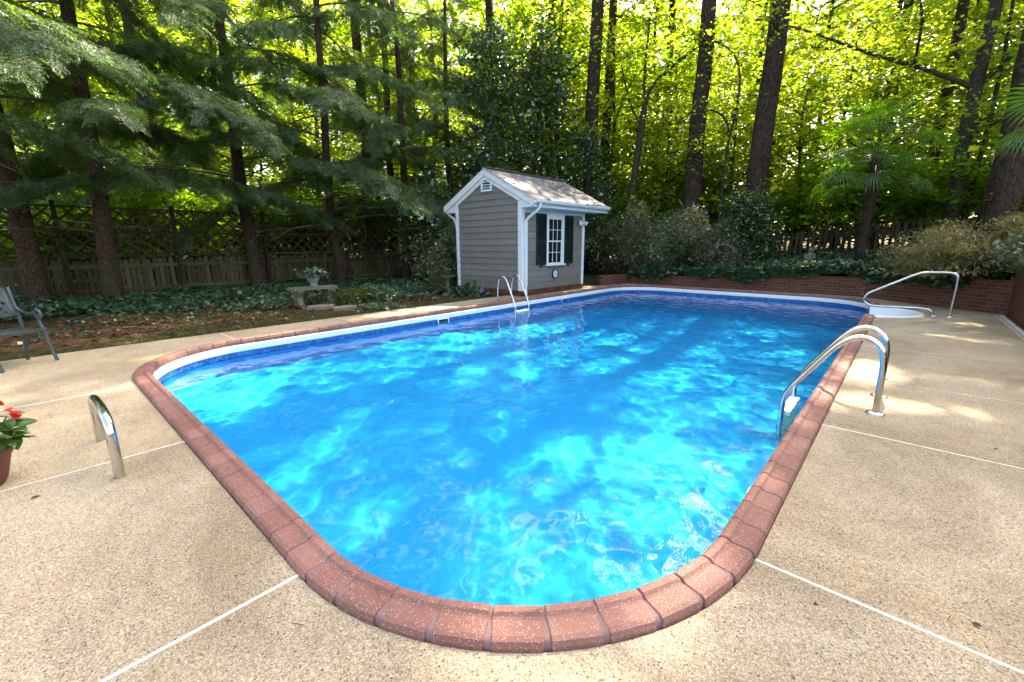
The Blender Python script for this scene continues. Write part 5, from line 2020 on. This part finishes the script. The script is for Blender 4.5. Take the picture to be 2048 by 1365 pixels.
pines = [
    (3.50, 19.8, 27, 0.34, 14, 'straight tall grey pine trunk just right of the shed roof'),
    (4.55, 21.9, 26, 0.25, 14, 'thinner dark pine trunk behind the tall grey one'),
    (7.05, 17.66, 27, 0.34, 13, 'broad dark pine trunk above the mixed shrubs'),
    (8.62, 15.97, 27, 0.37, 13, 'largest dark pine trunk left of the palm'),
    (12.36, 11.45, 26, 0.36, 12.5, 'massive pine trunk at the photo\'s right edge'),
    (2.0, 24.0, 26, 0.24, 13, 'distant pine trunk above the shed roof'),
    (14.2, 15.6, 25, 0.17, 12, 'slim pine trunk between the palm and the grey forked tree'),
    (11.0, 20.5, 27, 0.22, 13, 'slim pine trunk in the wood left of the palm'),
    (16.5, 20.5, 26, 0.22, 13, 'pine trunk deep in the wood behind the palm'),
    (13.6, 25.5, 27, 0.24, 14, 'far pine trunk in the sunlit wood'),
    (8.2, 25.0, 27, 0.24, 14, 'far pine trunk behind the two dark pines'),
    (18.5, 15.2, 26, 0.26, 13, 'unseen pine added beyond the fence at far right for shade'),  # stands out of view, added so its crown shades the pool
    (-6.01, 19.08, 25, 0.23, 13, 'pale barked pine trunk behind the fence left of the shed'),
    (-5.6, 21.6, 25, 0.18, 13, 'thin pine trunk behind the pale barked one'),
    (-13.9, 17.9, 26, 0.28, 13, 'dark pine trunk seen above the lattice left of centre'),
    (-1.0, 24.0, 26, 0.26, 13, 'pine hidden in the evergreens behind the shed'),
]
for i, (x, y, h, r, zc, lb) in enumerate(pines):
    nbr = (34 if y < 16.2 else 24) if (x > 6 and y < 21) else 7  # crowns filled out on pines meant to shade pool and paving, sparse elsewhere
    place_tree('pine_tree', make_pine(60 + i, x, y, h, r, zc, nb=nbr), (x, y, ground_z(x, y)), 0, 1.0, lb, group='tall pines around the pool')

# high broadleaved canopy closing the sky, leaves taken out of each crown along chosen sun paths
canopy = [(-2, 27, 19), (5, 27, 19), (10.5, 29, 20), (16.5, 27.5, 19), (22, 29, 20), (27.5, 27.5, 19), (33, 29, 20), (38.5, 27, 19), (44, 28.5, 20), (50, 26.5, 19), (56, 28, 20), (-9, 28, 20), (-16, 27, 19), (-23, 28.5, 20), (-31, 27, 19), (-39, 28, 20), (-47, 26.5, 19)]
for i, (az, d_, h_) in enumerate(canopy):
    x, y = polar(az, d_)
    oz = ground_z(x, y)
    me = make_broad(200 + i, h_, 0.16, 4.5, 36, 4.3, 'beech' if i % 3 == 0 else 'maple', 0.155, 17, 11, rise=0.35, spread=0.36, cull=sun_cull(x, y, oz))
    place_tree('woodland_tree', me, (x, y, oz), 0, 1.0, 'tall broadleaved tree whose canopy closes the sky above the %s fence' % ('left' if az < -3 else 'right'), group='high canopy above the %s fence' % ('left' if az < -3 else 'right'))

# leaning forked understory trees
def limb_tree(name, loc, label, paths, bark, leafmat, seed, leaf=0.10, ncl=16, nl=16, spread=0.30, leafy=None):
    """tree given by its limbs: each path is (points, radii); leafy marks limbs that carry foliage"""
    g = np.random.default_rng(seed)
    e = empty(name, loc, 0, label, 'tree')
    tr = [tube_np(np.array([tuple(q) for q in smooth_path(paths[0][0], 2)]), np.interp(np.linspace(0, 1, len(smooth_path(paths[0][0], 2))), np.linspace(0, 1, len(paths[0][1])), paths[0][1]), 12)]
    obj('trunk', np_mesh('trunk', *joinm(tr), M[bark], True), e)
    wood, P = [], []
    for i, (pt, rad) in enumerate(paths[1:]):
        sp = np.array([tuple(q) for q in smooth_path(pt, 2)])
        n = len(sp)
        wood.append(tube_np(sp, np.interp(np.linspace(0, 1, n), np.linspace(0, 1, len(rad)), rad), 8))
        if leafy is None or i in leafy:
            t = g.uniform(0.25, 1.05, ncl * 3)
            base = np.stack([np.interp(t, np.linspace(0, 1, n), sp[:, q]) for q in range(3)], 1)
            C_ = base + g.normal(0, 1, (len(t), 3)) * np.array([0.7, 0.7, 0.22])
            for q in range(len(t)):
                wood.append(tube_np(np.array([base[q], (base[q] + C_[q]) / 2 + [0, 0, 0.05], C_[q]]), np.array([0.010, 0.006, 0.003]), 4))
            P.append(np.repeat(C_, nl, axis=0) + g.normal(0, 1, (len(t) * nl, 3)) * np.array([spread, spread, spread * 0.28]))
    obj('branches', np_mesh('branches', *joinm(wood), M[bark], True), e)
    obj('crown', np_mesh('crown', *leaves_at(np.concatenate(P), g, leaf, 0.4, droop=0.2), M[leafmat]), e)
    return e


x, y = 12.55, 12.85
limb_tree('forked_maple', (x, y, ground_z(x, y)), 'smooth grey forked maple with a long limb reaching over the palm', [
    ([(0, 0, -0.2), (0.05, 0, 1.5), (-0.05, 0.0, 3.2), (-0.02, 0, 5.0), (0.1, 0, 7.0), (0.15, 0, 10)], [0.24, 0.18, 0.16, 0.15, 0.12, 0.06]),
    ([(-0.05, 0, 4.6), (-0.9, 0.5, 5.2), (-2.2, 1.2, 5.9), (-3.5, 2.1, 6.9), (-4.6, 3.0, 7.6)], [0.085, 0.06, 0.045, 0.03, 0.01]),
    ([(0, 0, 4.6), (0.5, -0.5, 5.4), (0.9, -0.9, 6.4), (1.3, -1.3, 8.0)], [0.08, 0.06, 0.045, 0.02]),
    ([(0, 0, 3.4), (0.6, -0.6, 3.8), (1.4, -1.4, 4.1)], [0.07, 0.05, 0.03]),
    ([(0.05, 0, 6.6), (-0.8, 0.6, 7.5), (-2.0, 1.2, 8.3), (-3.2, 2.0, 8.9)], [0.05, 0.035, 0.025, 0.01]),
    ([(0.1, 0, 7.5), (0.4, 1.0, 8.4), (0.6, 2.2, 9.0)], [0.05, 0.03, 0.01]),
    ([(-1.2, 0.7, 5.4), (-2.0, -0.3, 6.3), (-3.1, -0.9, 6.9), (-4.3, -1.2, 7.0)], [0.04, 0.03, 0.02, 0.008]),
], 'bark_smooth', 'maple', 77, 0.105, 20, 16)
x, y = 12.95, 12.9
tag(obj('sapling_trunk', np_mesh('sapling_trunk', *tube_np(np.array([(0, 0, -0.1), (0.12, 0.05, 1.6), (0.30, 0.1, 3.4), (0.42, 0.2, 5.5), (0.35, 0.3, 8.5)]), np.array([0.08, 0.065, 0.055, 0.045, 0.02]), 9), M['bark_smooth'], True), None, (x, y, ground_z(x, y))),
    'thin bare sapling stem leaning beside the grey forked maple', 'tree')
x, y = 4.75, 18.9
limb_tree('leaning_maple', (x, y, ground_z(x, y)), 'thin leaning forked tree right of the shed with arching limbs', [
    ([(0, 0, -0.2), (0.1, 0, 1.5), (0.25, 0, 3.0), (0.5, 0.1, 5.0), (0.62, 0.1, 6.3)], [0.18, 0.15, 0.14, 0.13, 0.12]),
    ([(0.62, 0.1, 6.2), (0.85, 0.1, 7.2), (1.9, 0.3, 8.0), (3.2, 0.5, 9.0)], [0.09, 0.06, 0.045, 0.02]),
    ([(0.62, 0.1, 6.2), (0.55, 0.1, 7.5), (0.65, 0.1, 9.5)], [0.08, 0.06, 0.03]),
    ([(0.55, 0.1, 5.6), (0.0, 0.2, 6.6), (-0.4, 0.3, 8.2)], [0.06, 0.04, 0.02]),
    ([(1.5, 0.2, 7.7), (2.3, 0.0, 8.4), (3.6, -0.3, 8.6)], [0.04, 0.03, 0.01]),
], 'bark_smooth', 'beech', 78, 0.10, 14, 14)
x, y = 7.9, 17.0
limb_tree('arching_understory_tree', (x, y, ground_z(x, y)), 'dark arching sapling limbs between the two broad pine trunks', [
    ([(0, 0, -0.2), (0.05, 0.1, 1.6), (0.02, 0.1, 3.2), (0.1, 0.1, 4.6)], [0.07, 0.06, 0.05, 0.045]),
    ([(0.1, 0.1, 4.5), (0.0, 0.1, 5.2), (-0.5, 0.2, 5.6), (-1.3, 0.2, 5.5), (-1.9, 0.2, 5.1)], [0.045, 0.04, 0.035, 0.025, 0.01]),
    ([(0.1, 0.1, 4.5), (0.35, 0.1, 6.0), (0.2, 0.1, 7.2), (-0.5, 0.2, 7.8), (-1.4, 0.3, 7.9)], [0.045, 0.04, 0.03, 0.025, 0.01]),
    ([(0.05, 0.1, 3.4), (-0.6, 0.1, 3.9), (-1.1, 0.1, 4.3)], [0.03, 0.02, 0.008]),
], 'bark_smooth', 'maple', 79, 0.10, 12, 12)

# ---- windmill palms, every frond a part
def fan_mesh(name, mat, g, R=0.62, n=34, span=4.3, fold=0.05, sag=0.30):
    V, F = [], []
    for k in range(n):
        a = -span / 2 + span * (k + 0.5) / n
        w = span / n * 0.34
        ln = R * (0.80 + 0.20 * math.cos(a * 0.55)) * g.uniform(0.93, 1.05)
        z1 = fold * (1 if k % 2 else -1) * 0.3
        b = len(V)
        for (t, ww) in ((0.06, 1.0), (0.55, 1.0), (0.82, 0.42), (1.0, 0.05)):
            r = ln * t
            zz = -sag * R * max(0, t - 0.35) ** 2 * (1 + 0.5 * abs(a) / 2) + z1 * t
            hw = r * w * ww if t <= 0.55 else ln * 0.55 * w * ww
            V.append((r * math.sin(a) - hw * math.cos(a), r * math.cos(a) + hw * math.sin(a), zz))
            V.append((r * math.sin(a) + hw * math.cos(a), r * math.cos(a) - hw * math.sin(a), zz))
        for q in range(3):
            F.append((b + 2 * q, b + 2 * q + 1, b + 2 * q + 3, b + 2 * q + 2))
    return np_mesh(name, np.array(V), np.array(F), mat)


gp_ = np.random.default_rng(91)
FANS = [fan_mesh('frond', M['palm'], gp_, 0.66, 26, 4.2), fan_mesh('frond', M['palm'], gp_, 0.62, 26, 4.0, sag=0.5), fan_mesh('frond', M['palm'], gp_, 0.58, 24, 3.6, sag=0.8)]
FAND = fan_mesh('frond', M['deadpalm'], gp_, 0.6, 30, 3.6, sag=1.1)


def make_palm(loc, h, label, nfr, seed, rt=0.12, dead=2, petl=(0.55, 0.95)):
    g = np.random.default_rng(seed)
    e = empty('windmill_palm', loc, 0, label, 'palm')
    z = np.linspace(-0.1, h, 16)
    pts = np.stack([0.04 * np.sin(z), 0.03 * np.sin(z * 1.3), z], 1)
    rr_ = rt * (0.85 + 0.35 * z / h) + 0.012 * np.sin(z * 25)
    obj('trunk', np_mesh('trunk', *tube_np(pts, rr_, 14), M['palm_bark'], True), e)
    tv = leaves_at(np.stack([rt * np.cos(g.uniform(0, 6.28, 260)), rt * np.sin(g.uniform(0, 6.28, 260)), g.uniform(0.4, h, 260)], 1), g, 0.13, 0.9, NEED_V, droop=1.0)
    obj('fibre', np_mesh('fibre', *tv, M['palm_bark']), e)
    for i in range(nfr):
        f_ = i / nfr
        el = 1.30 - 1.85 * f_ + g.uniform(-0.15, 0.15)
        az = i * 2.4 + g.uniform(-0.3, 0.3)
        L_ = g.uniform(*petl)
        d = np.array([math.cos(az) * math.cos(el), math.sin(az) * math.cos(el), math.sin(el)])
        p0_ = np.array([0, 0, h - 0.25 * f_])
        p2 = p0_ + d * L_ + np.array([0, 0, -0.10 * L_])
        pm = (p0_ + p2) / 2 + np.array([0, 0, 0.05])
        mdead = i >= nfr - dead
        fr = obj('frond', FAND if mdead else FANS[min(2, int(f_ * 3))], e)
        dd = Vector(p2 - p0_).normalized()
        dd = (dd + Vector((0, 0, -0.25 if not mdead else -1.2))).normalized()
        side_ = dd.cross(Vector((0, 0, 1)))
        if side_.length < 0.05:
            side_ = Vector((1, 0, 0))
        side_.normalize()
        up_ = side_.cross(dd)
        Rm = Matrix((side_, dd, up_)).transposed().to_4x4() @ Matrix.Rotation(g.uniform(-0.5, 0.5), 4, 'Y')
        fr.matrix_local = Matrix.Translation(p2) @ Rm @ Matrix.Scale(g.uniform(0.85, 1.1), 4)
        obj('petiole', np_mesh('petiole', *tube_np(np.array([p0_, pm, p2]), np.array([0.014, 0.010, 0.008]), 5), M['palm'], True), e)
    return e


px_, py_ = L(2.82, 8.65)[:2]
make_palm((px_, py_, ground_z(px_, py_)), 3.15, 'windmill palm with fan fronds standing in front of the picket fence', 32, 5, dead=0, petl=(0.80, 1.40))
px_, py_ = 9.05, 7.0
make_palm((px_, py_, ground_z(px_, py_)), 2.75, 'second palm whose fronds enter at the right edge', 26, 6, petl=(0.8, 1.25), dead=3)

# ---- shrubs
def blob_points(g, n, rx, ry, rz, lumps=9, shell=0.55):
    c = g.normal(0, 0.45, (lumps, 3)) * np.array([rx, ry, rz])
    c[:, 2] = np.abs(c[:, 2]) * 0.9 + rz * 0.25
    k = g.integers(0, lumps, n)
    d = g.normal(0, 1, (n, 3))
    d /= np.linalg.norm(d, axis=1, keepdims=True)
    r = (shell + (1 - shell) * g.random(n)) * g.uniform(0.38, 0.62, lumps)[k]
    P = c[k] + d * r[:, None] * np.array([rx, ry, rz]) * 1.1
    P[:, 2] = np.abs(P[:, 2])
    return P


def make_shrub(seed, rx, ry, rz, n, mat, leaf, flat=0.8, lumps=10):
    g = np.random.default_rng(seed)
    P = blob_points(g, n, rx, ry, rz, lumps)
    wood = []
    for i in range(16):
        q = P[g.integers(0, n)]
        wood.append(tube_np(np.array([(g.normal(0, 0.08), g.normal(0, 0.08), -0.05), q * np.array([0.45, 0.45, 0.55]), q]), np.array([0.016, 0.010, 0.004]), 5))
    return (np_mesh('stems', *joinm(wood), M['twig'], True), np_mesh('foliage', *leaves_at(P, g, leaf, flat, droop=0.1), M[mat]))


shrubs = [
    (-4.6, 8.5, 1.2, 1.1, 1.75, 12000, 'bronze', 0.055, 'bronze twiggy shrub against the shed\'s right corner'),
    (-3.2, 8.6, 1.35, 1.1, 1.95, 15000, 'shrub', 0.06, 'pale green airy shrub with the lantern behind it'),
    (-1.5, 8.5, 1.4, 1.1, 1.5, 14000, 'bronze', 0.055, 'rounded bronze green shrub below the broad pine trunk'),
    (-2.4, 8.0, 1.1, 0.8, 1.0, 9000, 'shrub', 0.055, 'low green shrub in front of the bronze ones'),
    (-0.5, 8.4, 0.9, 0.8, 1.15, 8000, 'bronze', 0.05, 'drooping dark bronze shrub at the right end of the shrub row'),
]
for i, (a, b, rx, ry, rz, n, mt, lf, lb) in enumerate(shrubs):
    w = L(a, b)
    me = make_shrub(100 + i, rx, ry, rz, n, mt, lf)
    place_tree('garden_shrub', me, (w[0], w[1], ground_z(w[0], w[1])), 0.4 * i, 1.0, lb, 'shrub', 'shrubs behind the brick wall', ('stems', 'foliage'))
# bushes by the shed's left corner
w = L(-7.35, 1.7)
place_tree('garden_shrub', make_shrub(110, 0.8, 0.8, 1.5, 5500, 'shrub', 0.065), (w[0], w[1], -0.05), 0, 1.0, 'loose sunlit shrub at the shed\'s left corner', 'shrub', None, ('stems', 'foliage'))
w = L(-8.3, 2.6)
place_tree('garden_shrub', make_shrub(111, 1.1, 1.2, 2.3, 8000, 'holly', 0.075), (w[0], w[1], -0.05), 0, 1.0, 'tall dark shrub behind the shed\'s left corner', 'shrub', None, ('stems', 'foliage'))
# side bed greenery at the far right
w = L(6.3, 4.6)
place_tree('garden_shrub', make_shrub(112, 0.8, 1.3, 0.8, 6000, 'shrub', 0.06), (w[0], w[1], bed_z(6.3, 4.6)), 0, 1.0, 'pale green shrub on top of the taller brick wall', 'shrub', None, ('stems', 'foliage'))

# hosta-like plants beside the shed
def rosette(loc, label, n, ln, wd, seed, mat='ivy', up=(0.2, 1.1)):
    g = np.random.default_rng(seed)
    e = empty('leafy_plant', loc, 0, label, 'plant')
    v, f = broad_leaf(ln, wd, 5, 0.08, 0.55)
    me = MB().add(v, f, True).mesh('leaf', M[mat])
    for i in range(n):
        a_ = g.uniform(0, 6.28)
        obj('leaf', me, e, (0.04 * math.cos(a_), 0.04 * math.sin(a_), g.uniform(0, 0.12)), (g.normal(0, 0.2), -g.uniform(*up), a_), g.uniform(0.7, 1.15))
    return e


for i, (a, b, s, lb) in enumerate([(-5.5, 0.75, 0.42, 'large leaved plant nearest the deck by the shed'), (-5.75, 1.20, 0.55, 'tall large leaved plant against the shed wall'), (-6.25, 0.95, 0.4, 'large leaved plant under the birdbath')]):
    rosette(L(a, b, -0.04), lb, 20, s, 0.17, 120 + i)

# ---- laceleaf maple spilling over the wall
def lace_maple(loc, label, seed):
    g = np.random.default_rng(seed)
    e = empty('laceleaf_maple', loc, YAW, label, 'tree')
    wood, P = [], []
    for i in range(64):
        az = g.uniform(0, 6.28)
        ln = g.uniform(1.0, 2.0)
        zt = g.uniform(0.55, 1.35)
        t = np.linspace(0, 1, 8)
        rad = ln * t ** 0.8
        z = zt * np.sin(np.minimum(1, t * 1.7) * PI / 2) - g.uniform(0.4, 1.0) * np.maximum(0, t - 0.45) ** 1.4 * ln
        c = np.stack([rad * np.cos(az + 0.3 * t), 1.25 * rad * np.sin(az + 0.3 * t), z], 1)
        wood.append(tube_np(c, np.linspace(0.022, 0.003, 8), 5))
        m = 16
        tt = g.uniform(0.35, 1.02, m)
        base = np.stack([np.interp(tt, t, c[:, q]) for q in range(3)], 1)
        P.append(np.repeat(base, 38, axis=0) + g.normal(0, 1, (m * 38, 3)) * np.array([0.15, 0.15, 0.035]) + np.repeat(g.normal(0, 0.10, (m, 3)), 38, axis=0))
    wood.append(tube_np(np.array([(0, 0, -0.1), (0.05, 0.02, 0.3), (0, 0, 0.6)]), np.array([0.07, 0.055, 0.03]), 8))
    obj('branches', np_mesh('branches', *joinm(wood), M['twig'], True), e)
    P = np.concatenate(P)
    obj('crown', np_mesh('crown', *leaves_at(P, g, 0.058, 0.45, NEED_V * np.array([1.2, 1, 1]), droop=0.7), M['lace']), e)


w = L(5.1, 7.0)
lace_maple((w[0], w[1], bed_z(5.1, 7.0) - 0.02), 'weeping laceleaf maple spilling over the brick wall', 131)

# ---- ground cover (nobody could count it)
def carpet(name, label, pts, h, mat, leaf, seed, flat=0.55, extra=None):
    g = np.random.default_rng(seed)
    P = np.array(pts)
    o = obj(name, np_mesh(name, *leaves_at(P, g, leaf, flat, droop=0.15), M[mat]))
    return tag(o, label, None, None, 'stuff')


g = np.random.default_rng(140)
pts = []
# right-hand bed: pachysandra and ivy in front of the fence
for i in range(34000):
    a, b = g.uniform(-3.5, 6.3), g.uniform(7.25, 9.9)
    lim = 7.36 if a < 3.1 else 7.36 - (a - 3.08) * 0.86
    b = lim + (b - 7.25) * (9.7 - lim) / 2.65
    hh = 0.30 + 0.12 * math.sin(a * 2.1) * math.sin(b * 3.3) + 0.08 * math.sin(a * 5 + b * 4)
    w = L(a, b)
    pts.append((w[0], w[1], bed_z(a, b) + max(0.03, hh * g.uniform(0.45, 1.0))))
# hanging over the wall face
for i in range(9000):
    a = g.uniform(-3.6, 4.9)
    lim = 7.38 if a < 3.1 else 7.36 - (a - 3.08) * 0.86
    top = 0.30 + 0.30 * sstep(a, -3.5, 4.5)
    hang = 0.26 + 0.10 * math.sin(a * 1.7 + 1) + 0.07 * math.sin(a * 4.3)
    dn = hang * g.random() ** 1.5
    w = L(a - 0.04, lim - 0.07 - 0.06 * g.random() - 0.05 * (0 if a < 3.1 else 1))
    pts.append((w[0], w[1], top + 0.20 - dn - 0.03 + 0.12 * g.random()))
carpet('ivy_ground_cover', 'dark green ivy ground cover spilling over the low brick wall', pts, 0, 'ivy', 0.085, 141)
pts = []
for i in range(16000):
    a, b = g.uniform(-6, 9), 9.75 + 11 * g.random() ** 1.3
    w = L(a, b)
    pts.append((w[0], w[1], bed_z(a, b) + g.uniform(0.02, 0.42) * (0.7 + 0.3 * math.sin(a * 3) * math.sin(b * 2))))
carpet('woodland_ground_cover', 'green woodland ground cover beyond the right picket fence', pts, 0, 'shrub', 0.13, 144)
pts = []
for i in range(26000):
    b = g.uniform(-10.5, 6.5)
    edge = -9.3 + 0.5 * math.sin(b * 0.9) + 0.3 * math.sin(b * 2.3 + 1) - 0.9 * sstep(b, 0.0, 1.0) + 0.9 * sstep(-b, 1.0, 4.0) * 0.3
    a = edge - (g.random() ** 1.1) * (12.5 + edge)
    hh = 0.26 * min(1, (edge - a) / 0.4 + 0.25) * (0.8 + 0.4 * math.sin(a * 2.2) * math.sin(b * 1.9))
    w = L(a, b)
    pts.append((w[0], w[1], -0.03 + hh * g.uniform(0.35, 1.0)))
carpet('ivy_bank', 'dark ivy bank at the foot of the left fence', pts, 0, 'ivy', 0.085, 142)
# straggling greenery around the bench
pts = []
for (ca, cb, n, sa_, hb) in [(-7.3, -2.0, 1500, 0.45, 0.35), (-6.9, -1.1, 1300, 0.4, 0.4), (-7.5, -3.6, 900, 0.4, 0.25), (-7.6, 0.2, 1500, 0.5, 0.4), (-5.35, 1.2, 600, 0.22, 0.15), (-5.2, -2.1, 300, 0.25, 0.10), (-6.6, -5.2, 70, 0.4, 0.10), (-7.6, -6.6, 160, 0.5, 0.14), (-6.2, -7.3, 50, 0.3, 0.10), (-7.9, -4.4, 180, 0.45, 0.15), (-6.0, -0.4, 90, 0.35, 0.10), (-5.6, -4.2, 40, 0.3, 0.08)]:
    q = g.normal(0, 1, (n, 2)) * sa_
    for k in range(n):
        w = L(ca + q[k, 0], cb + q[k, 1])
        pts.append((w[0], w[1], hb * g.random() * math.exp(-(q[k] @ q[k]) / (2 * sa_ * sa_) * 0.5)))
carpet('bench_greenery', 'loose green ground plants around the stone bench', pts, 0, 'ivy', 0.065, 143)
# trailing greenery in the urn
P_ = g.normal(0, 1, (500, 3)) * np.array([0.14, 0.14, 0.06]) + np.array([0, 0, 0.30])
obj('trailing_leaves', np_mesh('trailing_leaves', *leaves_at(P_, g, 0.06, 0.6), M['ivy']), UR)

# moss and thin grass along the deck edge, pine straw over the mulch
def blades(n, afun, seed, ln, wd, mat, name, label, upright):
    g = np.random.default_rng(seed)
    T, D = [], []
    for i in range(n):
        a, b = afun(g)
        w = L(a, b)
        T.append((w[0], w[1], -0.045 + (0.0 if upright else g.uniform(0.002, 0.02))))
        th = g.uniform(0, 6.28)
        D.append((math.cos(th), math.sin(th), g.uniform(0.4, 1.6) if upright else g.normal(0, 0.08)))
    T, D = np.array(T), np.array(D)
    up = g.normal(0, 0.5, (n, 3)) + np.array([0, 0, 1.0])
    sv = np.array([(-wd / 2, 0, 0), (wd / 2, 0, 0), (wd / 4, ln, 0), (-wd / 4, ln, 0)])
    R = frames(D, up, g) * g.uniform(0.6, 1.25, n)[:, None, None]
    o = obj(name, np_mesh(name, *stamp(sv, LEAF_F, R, T), M[mat]))
    return tag(o, label, None, None, 'stuff')


def strip(g):
    b = g.uniform(-9.5, 1.9)
    wdt = 0.75 + 0.35 * math.sin(b * 1.1) + 0.2 * math.sin(b * 2.9)
    return -4.52 - abs(g.normal(0, 0.85)) * wdt, b


blades(24000, strip, 150, 0.055, 0.007, 'grass', 'moss_grass', 'thin mossy grass along the left edge of the deck', True)
blades(16000, lambda g: (g.uniform(-9.2, -4.8), g.uniform(-10, 2.2)), 151, 0.15, 0.010, 'straw', 'pine_straw', 'reddish pine straw scattered over the mulch', False)
blades(1600, lambda g: (g.normal(-6.75, 0.15), g.normal(-1.75, 0.3)), 152, 0.40, 0.010, 'grass', 'liriope_clump', 'clump of long grassy leaves beside the stone bench', True)


def scatter_leaves(n, seed):
    g = np.random.default_rng(seed)
    P = []
    for i in range(n):
        a, b = g.uniform(-8.5, -4.6), g.uniform(-9, 2)
        w = L(a, b)
        P.append((w[0], w[1], -0.03))
    o = obj('leaf_litter', np_mesh('leaf_litter', *leaves_at(np.array(P), g, 0.07, 0.3), M['litter']))
    return tag(o, 'brown fallen leaves on the mulch bed', None, None, 'stuff')


scatter_leaves(2600, 160)
# a few leaves and twigs on the paving, each its own thing
gl_ = np.random.default_rng(170)
bits = [((1.72, 1.36), 'small dark leaf scrap on the near right paving'), ((1.19, 1.45), 'tiny twig on the paving beside the coping'), ((3.9, 4.35), 'dark leaf scrap on the paving right of the ladder'), ((3.35, 2.75), 'brown leaf scrap on the paving below the ladder'),
        ((-2.75, 2.22), 'dark leaf scrap on the joint near the flower pot'), ((-3.35, 3.35), 'dark leaf scrap on the paving behind the flower pot'), ((4.3, 5.8), 'leaf scrap on the paving by the coping'), ((5.6, 5.6), 'leaf scrap far along the right paving')]
v, f = broad_leaf(0.045, 0.022, 4, 0.35, 0.2)
bit_me = MB().add(v, f, True).mesh('leaf_scrap', M['litter'])
for (x, y), lb in bits:
    tag(obj('leaf_scrap', bit_me, None, (x, y, 0.004), (gl_.uniform(-0.2, 0.2), gl_.uniform(-0.2, 0.2), gl_.uniform(0, 6.28)), gl_.uniform(0.6, 1.0)), lb, 'leaf')
# pine needles lying on the coping
for (a, b, th, lb) in [(2.55, -6.72, 2.2, 'dry pine needle on the curved coping left of centre'), (3.0, -6.43, 0.6, 'dry pine needle on the curved coping at bottom centre')]:
    w = L(a, b, 0.0)
    nd = MB().tube([(0, 0, 0.062), (0.05, 0.006, 0.064), (0.10, 0.0, 0.062)], 0.0012, 4)
    o = nd.build('pine_needle', M['straw'])
    o.location = w
    o.rotation_euler = (0, 0, th)
    tag(o, lb, 'pine needle')

# fine needles and crumbs blown over the paving
g = np.random.default_rng(180)
T, D = [], []
while len(T) < 420:
    a, b = g.uniform(-4.4, 5.3), g.uniform(-9.5, 7.0)
    if abs(a) < HX + 0.02 and abs(b) < HY + 0.02:
        continue
    if b > 5.0 and a > 3:
        continue
    w = L(a, b)
    th = g.uniform(0, 6.28)
    T.append((w[0], w[1], 0.003))
    D.append((math.cos(th), math.sin(th), 0.02))
T, D = np.array(T), np.array(D)
R = frames(D, np.tile([0, 0, 1.0], (len(T), 1)) + g.normal(0, 0.1, (len(T), 3)), g) * g.uniform(0.3, 1.2, len(T))[:, None, None]
sv = np.array([(-0.0018, 0, 0), (0.0018, 0, 0), (0.0012, 0.055, 0.002), (-0.0012, 0.055, 0.002)])
tag(obj('needle_litter', np_mesh('needle_litter', *stamp(sv, LEAF_F, R, T), M['litter'])), 'fine brown needles and crumbs scattered on the paving', None, None, 'stuff')
